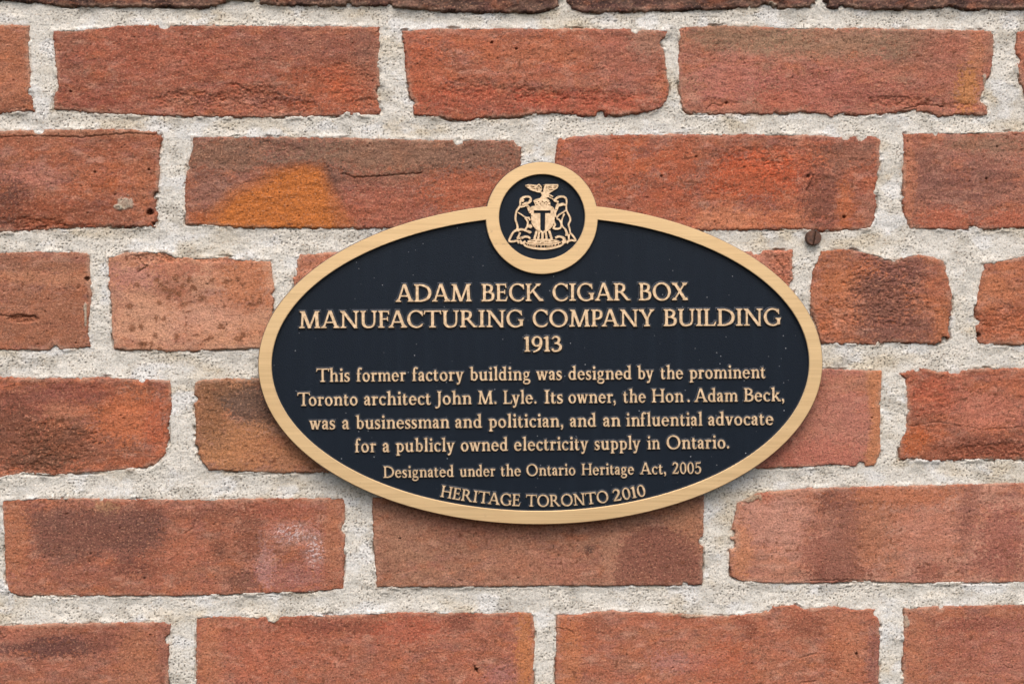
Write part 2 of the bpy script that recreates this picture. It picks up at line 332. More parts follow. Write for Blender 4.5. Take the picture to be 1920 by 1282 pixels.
# coloured patches and stains with a shape of their own: x, y, rx, ry, colour, strength
DK = (112,64,50); MR = (104,56,46); GY = (120,92,76); TAN = (176,108,70); OR = (196,104,52)
BLOBS = [
 (20,120,40,70,(180,106,78),.5),(330,110,160,45,(178,84,62),.45),(640,160,90,50,(184,84,54),.6),(180,190,70,20,(150,66,52),.5),(560,90,120,30,(146,86,72),.5),(690,110,30,60,(140,92,76),.5),
 (800,140,40,60,(192,88,58),.6),(1010,95,140,26,(192,98,66),.5),(1180,110,70,60,(164,96,82),.55),(1220,80,40,26,(150,112,94),.6),(900,190,110,26,(164,72,54),.6),(1100,190,120,22,(176,74,56),.5),
 (1400,70,100,28,(140,110,88),.65),(1560,80,160,30,(146,114,92),.6),(1700,80,60,40,(134,104,86),.6),(1370,150,70,40,(186,104,92),.6),(1540,170,120,40,(176,88,78),.5),(1760,130,60,60,(168,90,74),.5),(1830,110,14,60,(190,114,80),.45),(1812,170,20,40,(188,118,68),.7),(1660,180,80,24,(158,82,68),.6),(1470,190,50,22,(190,92,70),.5),
 (60,330,60,20,(176,112,100),.5),(20,400,40,50,(96,56,48),.75),(110,400,100,30,(150,70,46),.6),(200,340,60,20,(186,90,56),.5),(270,350,20,50,(178,100,70),.5),(150,250,150,8,(150,96,72),.6),
 (430,290,100,30,GY,.65),(560,280,80,26,(116,88,78),.6),(760,290,200,36,(130,98,80),.7),(900,300,90,35,(122,86,72),.6),(600,330,50,20,(110,76,66),.7),(470,405,70,26,(206,104,44),.85),(640,400,60,20,(184,92,54),.5),(400,360,40,40,(140,96,84),.6),(720,390,110,40,(170,82,64),.6),(880,360,80,40,(182,86,58),.7),(375,415,40,16,(186,86,44),.6),
 (1150,310,60,40,(196,90,56),.6),(1100,290,40,40,(164,96,86),.5),(1300,290,40,30,(140,84,66),.4),(1420,330,90,40,(190,80,48),.7),(1360,410,70,22,(208,122,88),.6),(1480,410,50,20,(200,106,70),.5),(1540,370,36,60,(124,70,58),.8),(1590,290,60,24,(132,88,74),.7),(1585,390,16,50,(196,98,60),.6),(1630,400,12,40,(160,104,86),.7),(1240,380,60,40,(176,80,54),.5),(1270,300,36,40,(190,84,52),.5),
 (1760,350,60,40,(134,84,74),.6),(1860,330,50,60,(132,84,74),.6),(1880,280,40,30,(170,118,100),.5),(1770,410,50,20,(190,88,62),.6),(1890,415,40,20,(186,84,58),.6),(1705,330,12,80,(186,108,80),.7),(1840,270,70,14,(138,104,84),.6),
 (80,520,110,14,(188,122,92),.6),(110,500,60,10,(140,92,70),.5),(90,600,100,50,(158,92,66),.6),
 (330,505,50,16,(176,98,76),.6),(320,545,40,30,(160,92,72),.6),(460,530,40,50,(190,104,66),.6),(250,520,40,20,(178,116,104),.7),(280,600,60,40,(206,148,120),.6),(430,620,70,24,(204,138,104),.5),(385,600,70,30,(206,148,126),.5),
 (1600,560,30,40,(200,120,88),.5),(1570,520,30,50,(190,100,62),.5),(1660,560,56,60,(112,74,66),.8),(1690,620,70,24,(120,72,62),.75),(1690,500,60,24,(126,82,76),.6),(1765,600,16,30,(190,104,66),.6),(1755,540,18,40,(178,90,62),.5),
 (1880,540,50,30,(194,112,78),.5),(1880,610,60,24,(170,82,52),.5),
 (70,760,90,30,(142,74,62),.75),(30,820,60,60,(120,70,54),.8),(120,830,60,50,(104,64,48),.7),(190,780,16,26,(120,66,50),.8),(180,840,50,30,(134,78,60),.6),(80,860,50,20,(110,72,56),.7),(240,780,60,50,(204,104,68),.7),(120,770,40,24,(190,118,90),.55),(290,800,20,50,(184,86,60),.6),(250,870,60,14,(176,88,62),.5),(150,735,60,20,(140,70,60),.6),
 (450,750,60,30,(98,76,66),.85),(400,730,50,18,(128,86,62),.7),(480,770,50,30,(108,78,66),.8),(390,780,30,40,(140,88,58),.7),(440,840,70,36,(184,118,78),.7),(540,850,90,30,(178,112,80),.6),(400,820,30,24,(130,88,64),.5),
 (1560,800,80,70,(184,114,98),.6),(1600,720,50,16,(180,116,92),.6),(1520,850,90,26,(186,96,80),.6),
 (1760,740,60,40,(178,86,66),.6),(1850,770,70,40,(198,112,92),.65),(1720,830,26,30,(190,88,46),.7),(1850,840,90,26,(136,70,54),.8),(1770,850,50,20,(146,74,54),.7),(1760,790,50,14,(150,80,60),.5),(1890,720,40,20,(190,98,72),.4),
 (270,985,40,40,(104,64,58),.5),(260,1060,50,20,(124,66,54),.75),(150,1070,70,20,(150,84,68),.6),(28,1010,22,70,(178,106,76),.6),(470,1000,24,50,(134,76,60),.75),(400,965,60,14,(136,78,62),.7),(520,960,60,14,(166,82,64),.6),(455,1090,30,20,(116,70,58),.7),(410,1030,16,16,(128,72,56),.8),(545,1000,50,26,(206,178,176),.75),(590,1030,22,50,(206,178,176),.8),(490,1060,16,40,(196,160,156),.5),(556,1085,30,14,(196,160,156),.5),(545,1080,60,24,(158,92,86),.55),(500,1060,14,40,(182,130,124),.5),(625,1000,18,70,(178,108,80),.6),(200,950,20,10,(180,140,104),.6),(330,1040,60,40,(178,96,72),.5),
 (760,1010,60,60,(160,112,90),.5),(1230,1040,50,40,(126,74,62),.5),(1290,970,36,40,(168,112,86),.7),(1260,1060,60,30,(124,70,58),.6),(1103,1031,9,8,(92,66,58),.8),(900,980,100,30,(166,96,76),.5),(1040,1060,90,30,(176,102,82),.4),(960,1050,60,50,(166,110,88),.5),(1150,1050,20,60,(172,120,98),.6),
 (1440,980,70,50,(198,138,122),.5),(1575,1010,50,90,(146,88,74),.5),(1560,935,30,20,(124,68,54),.8),(1581,981,7,9,(50,50,46),.9),(1680,930,110,20,(188,102,70),.7),(1630,1000,50,70,(170,100,72),.6),(1530,1040,30,40,(150,80,66),.6),(1880,1010,50,60,(160,86,74),.7),(1870,1060,60,30,(150,82,70),.5),(1580,1075,60,20,(134,72,58),.65),(1390,1030,20,50,(196,122,86),.6),(1740,1000,60,50,(190,116,96),.5),(1430,930,16,10,(184,86,62),.6),(1740,1070,30,18,(140,74,62),.6),
 (100,1212,90,18,(104,62,56),.85),(200,1200,40,20,(140,78,64),.7),(260,1240,40,60,(176,106,78),.6),(310,1210,12,60,(150,92,78),.6),(30,1190,30,14,(190,110,90),.5),
 (395,1240,22,90,(184,112,82),.5),(600,1175,60,16,(136,68,54),.8),(680,1175,34,14,(150,76,58),.7),(860,1165,26,16,(136,70,56),.75),(984,1230,16,80,(196,116,72),.7),(760,1180,60,24,(190,84,62),.5),(940,1265,30,20,(170,108,104),.5),(520,1220,90,50,(186,94,70),.5),
 (1080,1180,40,26,(190,96,64),.6),(1115,1165,20,16,(150,80,62),.6),(1070,1230,20,60,(192,112,74),.5),(1280,1240,60,20,(186,130,124),.4),(1410,1180,12,16,(140,68,50),.75),(1390,1165,16,12,(150,72,54),.6),(1510,1170,40,20,(150,78,60),.75),(1585,1220,30,80,(188,110,80),.5),(1640,1240,14,60,(140,86,78),.7),(1350,1240,60,40,(190,90,62),.5),(1560,1240,16,20,(158,76,54),.6),
 (1722,1220,24,70,(184,110,80),.5),(1850,1170,90,14,(150,78,64),.75),(1800,1220,60,50,(166,86,70),.5),(1900,1230,50,60,(178,104,92),.4),
 (257,533,5,6,(126,72,48),.8),(301,536,5,5,(126,72,48),.8),(322,546,8,6,(126,72,48),.8),(315,557,4,6,(126,72,48),.8),(343,536,4,5,(126,72,48),.8),(363,540,6,6,(126,72,48),.8),(398,526,5,4,(126,72,48),.8),(425,526,8,6,(126,72,48),.8),(346,570,8,5,(126,72,48),.8),(298,567,5,4,(126,72,48),.8),(264,612,5,6,(126,72,48),.8),(248,615,8,6,(126,72,48),.8),(293,596,4,6,(126,72,48),.8),(307,598,4,4,(126,72,48),.8),(291,629,4,5,(126,72,48),.8),(332,631,4,5,(126,72,48),.8),(394,632,8,6,(126,72,48),.8),(415,612,8,6,(126,72,48),.8),(267,646,8,5,(126,72,48),.8),(271,644,8,4,(126,72,48),.8),(456,533,6,4,(126,72,48),.8),(473,557,4,4,(126,72,48),.8),(470,570,8,4,(126,72,48),.8),(456,629,6,6,(126,72,48),.8),(449,636,8,6,(126,72,48),.8),(243,574,6,5,(126,72,48),.8),(377,557,8,6,(126,72,48),.8),(329,522,6,6,(126,72,48),.8),(308,543,8,6,(126,72,48),.8),(295,526,5,5,(126,72,48),.8),(446,522,4,5,(126,72,48),.8),(487,564,5,6,(126,72,48),.8),(298,656,6,6,(126,72,48),.8),(284,646,4,6,(126,72,48),.8),(356,526,5,6,(126,72,48),.8),(336,550,6,5,(126,72,48),.8),
]
# patches with a traced outline: points, colour, edge softness mm, graininess, strength
PATCHES = [
 ([(505,330),(545,305),(610,305),(632,340),(640,370),(615,345),(600,322),(556,320),(520,340)], (104,66,56), 1.6, 1.0, .75),
 ([(380,430),(398,390),(428,356),(480,338),(510,316),(550,307),(606,309),(622,345),(640,385),(668,430)], (180,94,54), 4.0, .6, .85),
 ([(405,433),(422,392),(448,366),(494,350),(520,327),(556,317),(598,319),(610,346),(616,390),(634,433)], (198,102,48), 3.4, .35, .92),
 ([(52,958),(120,950),(306,958),(306,1022),(250,1046),(200,1036),(130,1052),(70,1040)], (116,72,62), 4.0, 3.4, .8),
 ([(1148,1106),(1156,1040),(1185,996),(1240,984),(1290,1004),(1330,1060),(1330,1106)], (136,80,66), 2.0, 2.2, .8),
 ([(1546,905),(1600,905),(1612,960),(1600,1096),(1530,1096),(1556,1020),(1572,960)], (144,86,72), 2.5, 3.2, .7),
 ([(1806,905),(1840,905),(1822,1000),(1800,1040),(1800,960)], (140,80,68), 2.5, 2.6, .6),
 ([(1622,690),(1660,690),(1660,880),(1618,880),(1634,800)], (192,118,80), 2.0, 1.0, .75),
]
# flaked hollows: x, y, rx, ry, depth in mm
SPALLS = [
 (360,190,70,17,1.5),(470,180,60,22,1.4),(540,200,50,14,1.3),(690,195,26,12,1.2),(650,150,50,30,.7),
 (880,170,60,20,1.2),(1010,180,50,16,1.3),(1120,185,60,14,1.1),(1240,150,12,30,.9),(1690,190,60,10,1.5),(1345,195,30,10,1.0),(1800,200,34,8,1.0),
 (170,430,110,9,1.4),(1500,310,70,50,.6),(1410,300,60,24,.6),(1335,360,60,20,.6),(1660,545,70,70,1.4),(1560,600,46,36,1.0),
 (1890,600,60,30,1.2),(300,482,50,11,1.8),(420,484,70,8,1.6),(45,598,26,8,2.2),(100,830,70,40,1.2),(60,880,60,12,1.4),
 (1860,850,80,22,1.4),(1750,760,40,60,.7),(1465,520,18,36,1.4),(520,280,46,14,.8),(1250,420,40,10,.6),(60,420,60,12,1.2),
]
# holes and pits: x, y, r(px), depth mm
PITS = [(281,398,6.5,5),(279,318,2.5,2.5),(178,323,2.2,2),(132,172,2.5,2),(922,80,3,2),(968,92,3,2),(1583,407,3.2,3),(1516,330,4,2),(1305,294,2.5,1.8),
 (163,523,5,3),(1771,636,6,4),(1833,628,6,4),(751,28,3,2),(740,1212,0,0),(893,1255,4,2.5),(1606,1225,3,2),(750,1009,2.5,1.5),(1362,193,3,2),
 (246,1190,0,0),(270,1084,2.5,1.2),(1850,335,3,1.5),(1870,275,3,1.2),(290,420,5,3),(1240,330,3,1.5),(1635,783,2,1.5),(65,86+560,0,0)]
# cracks: points, width px, depth mm
CRACKS = [
 ([(0,258),(60,255),(150,258),(240,250),(300,254)],2.2,1.8),
 ([(640,325),(665,332),(720,330),(790,324)],2.6,2.2),
 ([(255,470),(262,490),(275,500),(258,510)],2.2,2.0),
 ([(1526,328),(1520,345),(1512,357)],3.0,2.4),
 ([(1548,262),(1548,280),(1553,290)],1.8,1.4),
 ([(1340,280),(1355,300),(1345,320)],1.6,1.0),
 ([(1695,205),(1730,196),(1770,200)],2.6,2.2),
 ([(1325,205),(1335,195),(1355,200)],2.0,1.4),
 ([(1640,562),(1650,545),(1648,600)],1.4,.8),
 ([(1690,530),(1735,540),(1740,580)],1.4,.8),
 ([(345,1000),(362,990),(366,975)],2.0,1.0),
 ([(1044,1177),(1062,1178),(1075,1184)],1.8,1.4),
 ([(1500,1232),(1530,1225)],2.2,1.2),([(1500,1280),(1530,1276)],2.0,1.2),([(1880,1246),(1898,1252)],2.2,1.6),
 ([(890,1249),(896,1262)],3.0,2.0),
 ([(1520,1088),(1600,1087),(1640,1090)],2.0,1.6),
 ([(0,590),(30,595),(66,592)],2.2,1.8),([(66,592),(70,612)],2.2,1.4),
 ([(500,190),(510,150),(500,130)],1.3,.8),([(1450,480),(1468,500),(1470,540)],2.0,1.4),
 ([(120,105),(150,130)],1.2,.5),([(90,700),(100,730),(180,725)],1.2,.7),([(305,735),(302,780),(308,820)],1.4,.9),
 ([(1700,800),(1760,790),(1840,805),(1920,800)],1.6,1.0),([(1760,760),(1765,780)],1.4,.8),
]
# dabs of mortar left on the faces: x, y, rx, ry
SMEARS = [(236,382,16,13),(222,388,10,5),(540,600+480,0,0),(1851,185,9,16),(1846,150,4,12),(455,5,30,7),(1790,30,10,14),(1446,10,9,8),(1400,930,26,14),(1320,1148,60,10),(180,480,0,0),(160,590,3,26),(1700,1165,6,10)]

def to_mm(px, py):
    x, z = wallpt(px, py)
    return float(x) * 1000, float(z - Z0) * 1000
PM = PXM * 1000
BLOBS_M = [(*to_mm(b[0], b[1]), b[2] * PM, b[3] * PM, lin(b[4]) * K_ALB, b[5]) for b in BLOBS]
PATCH_M = [(W(p[0]), lin(p[1]) * K_ALB, p[2], p[3], p[4]) for p in PATCHES]
SPALLS_M = [(*to_mm(s[0], s[1]), s[2] * PM, s[3] * PM, s[4]) for s in SPALLS]
PITS_M = [(*to_mm(p[0], p[1]), p[2] * PM, p[3]) for p in PITS if p[2] > 0]
CRACKS_M = [(W(c[0]), c[1] * PM, c[2]) for c in CRACKS]
SMEARS_M = [(*to_mm(s[0], s[1]), s[2] * PM, s[3] * PM) for s in SMEARS if s[2] > 0]

def grit(X, Z): return sstep(-0.30, 0.30, fbm(X / 24, Z / 15, 3, 18) + 0.25 * fbm(X / 5, Z / 5, 2, 17))

def mortar_tint(X, Z):
    base = lin((228,220,206)) * K_ALB
    white = lin((236,233,228)) * K_ALB; tan = lin((210,195,170)) * K_ALB; grey = lin((182,174,160)) * K_ALB
    c = np.ones(X.shape + (3,)) * base
    def mx(c, t, m): return c + (t - c) * m[..., None]
    c = mx(c, tan, 0.8 * sstep(0.05, 0.5, fbm(X / 60, Z / 25, 3, 11)))
    c = mx(c, white, 0.75 * sstep(0.10, 0.45, fbm(X / 26, Z / 17, 4, 12)))
    c = mx(c, grey, 0.6 * sstep(0.12, 0.5, fbm(X / 18, Z / 14, 3, 13)))
    gm = grit(X, Z)
    g = fbm(X / 2.6, Z / 2.2, 4, 14, 0.75)
    c = c * (1 + (0.06 + 0.15 * gm) * g)[..., None]
    c = mx(c, lin((224,220,211)) * K_ALB, 0.35 * (1 - gm))
    spk = perlin(X / 1.15, Z / 1.05, 15)
    c = c * (1 - (0.32 + 0.45 * gm) * sstep(0.38, 0.58, spk))[..., None]
    c = c * (1 - 0.6 * sstep(0.62, 0.70, perlin(X / 1.5, Z / 1.5, 19)))[..., None]
    spk2 = perlin(X / 1.1, Z / 1.1, 16)
    c = mx(c, lin((188,150,112)) * K_ALB, 0.45 * sstep(0.48, 0.7, spk2))
    return np.clip(c * 0.83, 0.01, 0.9)

def bites(poly, seed, sm, X, Z, d):
    rb_ = np.random.RandomState(seed + 3)
    for _ in range(2 if sm else 4):
        k = rb_.randint(len(poly)); u = rb_.rand()
        bx_, bz_ = poly[k] * (1 - u) + poly[(k + 1) % len(poly)] * u
        br = rb_.uniform(0.8, 3.2); st_ = rb_.uniform(0.7, 1.3)
        m_ = np.hypot((X - bx_) / st_, Z - bz_) + 0.6 * fbm(X / 1.8, Z / 1.8, 2, seed + 6)
        d = np.minimum(d, np.where(m_ < br + 3, (m_ - br) * 0.9, 99))
    return d

def brick_surface(poly, c1, c2, kw, pitch, seed):
    mg = 3.0
    x0, z0 = poly.min(0) - mg; x1, z1 = poly.max(0) + mg
    X, Z = np.meshgrid(np.arange(x0, x1 + pitch, pitch), np.arange(z0, z1 + pitch, pitch))
    fine = pitch < 1.5
    dark = kw.get('dark'); sm = kw.get('smooth')
    d0 = sdf(poly, X, Z)
    d = d0 + (0.75 * fbm(X / 5, Z / 5, 3, seed) + (0.5 * fbm(X / 1.5, Z / 1.5, 2, seed + 1) if fine else 0)) * (0.7 if sm else 1.0) - 0.1
    if fine: d = bites(poly, seed, sm, X, Z, d)
    rk = 0.6 if sm else (1.5 if dark else 1.0)
    rr = random.Random(seed)
    H = rr.uniform(-0.5, 0.6) + rr.uniform(-0.004, 0.004) * (X - X.mean()) + rr.uniform(-0.01, 0.01) * (Z - Z.mean())
    if dark: H = H + 1.2
    H = H + 0.55 * rk * fbm(X / 32, Z / 20, 2, seed + 2)
    if fine:
        H = H + rk * (0.45 * fbm(X / 8, Z / 5, 3, seed + 3) + 0.24 * fbm(X / 2.1, Z / 1.7, 3, seed + 4, 0.65)) + 0.06 * fbm(X / 0.9, Z / 0.9, 1, seed + 9)
    # colour
    c = np.ones(X.shape + (3,)) * (lin(c1) * K_ALB)
    def mx(c, t, m): return c + (t - c) * m[..., None]
    wz = fbm(X / 9, Z / 7, 4, seed + 20, 0.62)
    c = mx(c, lin(c2) * K_ALB, sstep(-0.25, 0.45, fbm(X / 26, Z / 14, 3, seed + 21)))
    # drifting tints every burnt brick has: paler dusty film, dark fire flecks, orange and violet shifts
    c = mx(c, lin((196,142,122)) * K_ALB, 0.48 * sstep(0.05, 0.6, fbm(X / 12, Z / 6, 4, seed + 22)))
    c = mx(c, lin((116,72,60)) * K_ALB, 0.62 * sstep(0.10, 0.6, fbm(X / 10, Z / 5, 4, seed + 23, 0.65)))
    c = mx(c, lin((196,98,58)) * K_ALB, 0.35 * sstep(0.08, 0.55, fbm(X / 15, Z / 9, 3, seed + 24)))
    c = mx(c, lin((150,92,86)) * K_ALB, 0.35 * sstep(0.10, 0.55, fbm(X / 17, Z / 8, 3, seed + 25)))
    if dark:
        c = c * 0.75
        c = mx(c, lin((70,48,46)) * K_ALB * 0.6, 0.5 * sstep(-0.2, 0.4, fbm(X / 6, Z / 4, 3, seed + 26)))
    c = mx(c, lin((160,122,104)) * K_ALB, 0.08 + 0.20 * sstep(-0.2, 0.5, fbm(X / 22, Z / 9, 4, seed + 80)))
    if fine:
        gr = 1.25 * fbm(X / 2.6, Z / 2.1, 3, seed + 18, 0.85)
        for (bx, bz, rx, rz, bc, st) in BLOBS_M:
            if bx + 2 * rx < x0 or bx - 2 * rx > x1 or bz + 2 * rz < z0 or bz - 2 * rz > z1: continue
            q = np.sqrt(((X - bx) / rx) ** 2 + ((Z - bz) / rz) ** 2)
            if bc[2] > 0.22 * K_ALB: st = st * (0.1 + 1.3 * sstep(0.0, 0.5, gr + 0.3 * wz))
            c = mx(c, bc, st * sstep(1.20, 0.80, q + 0.38 * wz + 0.85 * gr))
        for po, pc, soft, gn, st in PATCH_M:
            if po[:, 0].min() > x1 or po[:, 0].max() < x0 or not (z0 < po[:, 1].mean() < z1): continue
            pd = sdf(po, X, Z) + 1.8 * wz + 2.2 * gn * gr
            c = mx(c, pc, st * sstep(-soft, soft, pd))
    f = fbm(X / 1.5, Z / 1.05, 3, seed + 27, 0.75)
    c = c * (1 + 0.27 * f + 0.14 * fbm(X / 5, Z / 2.5, 2, seed + 28))[..., None]
    if fine:
        c = c * (1 - 0.62 * sstep(0.42, 0.66, perlin(X / 1.7, Z / 0.9, seed + 29)))[..., None]
        c = mx(c, lin((206,150,120)) * K_ALB, 0.5 * sstep(0.44, 0.66, perlin(X / 1.2, Z / 1.0, seed + 30)))
        # grit-sized dark spots clustered on parts of the face
        sp = perlin(X / 3.4, Z / 3.0, seed + 31) + 0.25 * f
        c = mx(c, lin((118,62,42)) * K_ALB, 0.75 * sstep(0.42, 0.62, sp) * sstep(0.0, 0.45, fbm(X / 35, Z / 16, 2, seed + 32)))
        for (sx, sz, rx, rz, dp) in SPALLS_M:
            if sx + 2 * rx < x0 or sx - 2 * rx > x1 or sz + 2 * rz < z0 or sz - 2 * rz > z1: continue
            q = np.sqrt(((X - sx) / rx) ** 2 + ((Z - sz) / rz) ** 2) + 0.50 * wz + 0.18 * fbm(X / 2.4, Z / 2, 2, seed + 40)
            m = sstep(1.20, 0.72, q)
            rough = 0.5 * fbm(X / 3.2, Z / 2.2, 4, seed + 41, 0.7)
            H = H - m * dp * (0.6 + 1.2 * rough + 0.35 * fbm(X / 1.3, Z / 1.1, 2, seed + 42))
            c = mx(c, c * np.array([1.10, 0.98, 0.92]), m * 0.8)
            c = c * (1 + 0.60 * m * rough)[..., None]
            c = mx(c, lin((206,136,108)) * K_ALB, 0.55 * m * sstep(0.1, 0.5, rough))
        for (px, pz, r, dp) in PITS_M:
            if not (x0 < px < x1 and z0 < pz < z1): continue
            q = np.sqrt((X - px) ** 2 + ((Z - pz) * 1.1) ** 2) + 0.3 * r * f
            m = sstep(r * 1.1, r * 0.6, q)
            H = H - dp * m
            c = c * (1 - 0.5 * m)[..., None]
        rp = np.random.RandomState(seed)
        area = (x1 - x0) * (z1 - z0)
        for _ in range(int(area / (420 if sm else 260))):
            px, pz, r = rp.uniform(x0, x1), rp.uniform(z0, z1), rp.uniform(0.35, 0.9)
            j0, j1 = int((px - x0 - 2) / pitch), int((px - x0 + 2) / pitch) + 1
            i0, i1 = int((pz - z0 - 2) / pitch), int((pz - z0 + 2) / pitch) + 1
            sl = (slice(max(i0, 0), max(i1, 0)), slice(max(j0, 0), max(j1, 0)))
            m = sstep(r * 1.2, r * 0.4, np.hypot(X[sl] - px, (Z[sl] - pz) * rp.uniform(1, 1.8)))
            H[sl] -= m * rp.uniform(0.4, 1.2)
            c[sl] *= (1 - 0.35 * m)[..., None]
        cz = 0.5 * fbm(X / 3.0, Z / 3.0, 2, seed + 50)
        for (pts, w, dp) in CRACKS_M:
            if pts[:, 0].max() < x0 or pts[:, 0].min() > x1 or pts[:, 1].max() < z0 or pts[:, 1].min() > z1: continue
            dp = dp * 0.6
            m = sstep(w * 0.75, w * 0.2, seg_dist(pts, X + cz * 1.6, Z + cz * 1.6))
            H = H - dp * m
            c = c * (1 - 0.25 * m)[..., None]
        # fine hairline creases that follow the dragged clay
        rid = 1 - np.abs(fbm(X / 14, Z / 5, 3, seed + 51)) * 9
        m = np.clip(rid, 0, 1) * sstep(0.05, 0.4, fbm(X / 30, Z / 14, 2, seed + 52))
        H = H - 0.18 * m
        c = c * (1 - 0.10 * m)[..., None]
        for (sx, sz, rx, rz) in SMEARS_M:
            if sx + 2 * rx < x0 or sx - 2 * rx > x1 or sz + 2 * rz < z0 or sz - 2 * rz > z1: continue
            q = np.sqrt(((X - sx) / rx) ** 2 + ((Z - sz) / rz) ** 2) + 0.5 * fbm(X / 4, Z / 4, 3, seed + 60)
            m = sstep(1.05, 0.8, q)
            H = H + m * (0.7 + 0.2 * fbm(X / 1.5, Z / 1.5, 2, 61))
            c = mx(c, mortar_tint(X, Z) * np.array([0.70, 0.66, 0.60]), m * 0.7)
    sat = sstep(1.6, 4.5, c[..., 0] / (c[..., 1] + 1e-4))
    c = c * (np.array([0.95, 1.0, 0.95]) + sat[..., None] * np.array([-0.13, 0.05, 0.06]))
    # mortar dust and lime film along the edges
    ed = sstep(3.2, 0.3, d + 1.2 * fbm(X / 4, Z / 4, 3, seed + 70)) * sstep(-0.15, 0.35, fbm(X / 20, Z / 20, 2, seed + 71))
    c = mx(c, lin((186,150,126)) * K_ALB, 0.45 * ed)
    # rounded arris, then straight down into the bed
    r = 1.7 if not sm else 1.2
    t = np.clip(d / r, 0, 1)
    H = H - r * 1.15 * (1 - np.sqrt(np.clip(1 - (1 - t) ** 2, 0, 1)))
    H = np.where(d < 0, H + d * 7, H)
    H = np.maximum(H, -13)
    return X, Z, H, np.clip(c, 0.004, 0.9), d > -1.7

def collect(surfs):
    CO, Q, C = [], [], []; off = 0
    for X, Z, H, c, keep in surfs:
        ny, nx = X.shape
        k = keep[:-1, :-1] | keep[1:, :-1] | keep[:-1, 1:] | keep[1:, 1:]
        idx = np.arange(nx * ny).reshape(ny, nx)
        q = np.stack([idx[:-1, :-1], idx[:-1, 1:], idx[1:, 1:], idx[1:, :-1]], -1)[k]
        used = np.unique(q)
        rm = np.full(nx * ny, -1); rm[used] = np.arange(len(used)) + off
        co = np.stack([X / 1000, -H / 1000, Z / 1000], -1).reshape(-1, 3)[used]
        CO.append(co); C.append(c.reshape(-1, 3)[used]); Q.append(rm[q]); off += len(used)
    return np.concatenate(CO), np.concatenate(Q), np.concatenate(C)

FINE = 0.5
BITE = {}
seed = 100
main_s, dark_s, polys = [], [], []
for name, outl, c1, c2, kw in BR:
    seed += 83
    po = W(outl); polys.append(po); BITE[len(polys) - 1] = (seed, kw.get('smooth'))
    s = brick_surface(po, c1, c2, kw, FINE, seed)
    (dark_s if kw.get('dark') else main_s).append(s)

# the same bond carried on beyond the picture
rg = random.Random(5)
FX0, FX1, FZ0, FZ1 = -348.0, 352.0, -240.0, 238.0       # detailed field (mm about the centre)
WX0, WX1, WZ0, WZ1 = -1250.0, 1250.0, -800.0, 800.0
course_rows = []
groups = {}
for (name, outl, c1, c2, kw), po in zip(BR, polys):
    cz = 0.5 * (po[:, 1].min() + po[:, 1].max())
    groups.setdefault(round(cz / 40), []).append(po)
rows = []
for key, pl in groups.items():
    pl.sort(key=lambda p: p[:, 0].min())
    l, r_ = pl[0], pl[-1]
    dk = key == max(groups)
    def edge(p, side):
        xs = p[:, 0]; m = xs < xs.min() + 40 if side < 0 else xs > xs.max() - 40
        return p[m, 1].min(), p[m, 1].max()
    zl = edge(l, -1); zr = edge(r_, 1)
    rows.append((zl, l[:, 0].min() - 15, zr, r_[:, 0].max() + 15, dk))
def far_brick(xa, xb, za, zb, dk):
    if xb - xa < 20: return
    j = lambda a: rg.uniform(-a, a)
    po = np.array([(xa + j(2), zb + j(1.5)), ((xa + xb) / 2, zb + j(1)), (xb + j(2), zb + j(1.5)), (xb + j(2), za + j(1.5)), ((xa + xb) / 2, za + j(1)), (xa + j(2), za + j(1.5))])
    c1 = rg.choice([(172,90,66), (180,96,70), (160,84,64), (186,108,86), (168,100,78)])
    c2 = rg.choice([(150,80,60), (158,90,68), (140,84,66)])
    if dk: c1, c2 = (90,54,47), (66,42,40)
    polys.append(po)
    s = brick_surface(po, c1, c2, {'dark': dk}, 3.0, rg.randint(1000, 90000))
    (dark_s if dk else main_s).append(s)
for zl, xl, zr, xr, dk in rows:
    x = xl
    while x > WX0:
        L = rg.choice([212, 212, 212, 102]); far_brick(max(x - L, WX0), x, *zl, dk); x -= L + 15
    x = xr
    while x < WX1:
        L = rg.choice([212, 212, 212, 102]); far_brick(x, min(x + L, WX1), *zr, dk); x += L + 15
ztop = max(p[:, 1].max() for p in polys) + 15
zbot = min(p[:, 1].min() for p in polys) - 15
def full_row(za, zb, dk):
    x = WX0 - rg.uniform(0, 200)
    while x < WX1:
        L = rg.choice([212, 212, 212, 102]); far_brick(max(x, WX0), min(x + L, WX1), za, zb, dk); x += L + 15
z = ztop
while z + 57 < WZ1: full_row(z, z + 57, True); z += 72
z = zbot
while z - 57 > WZ0: full_row(z - 57, z, False); z -= 72

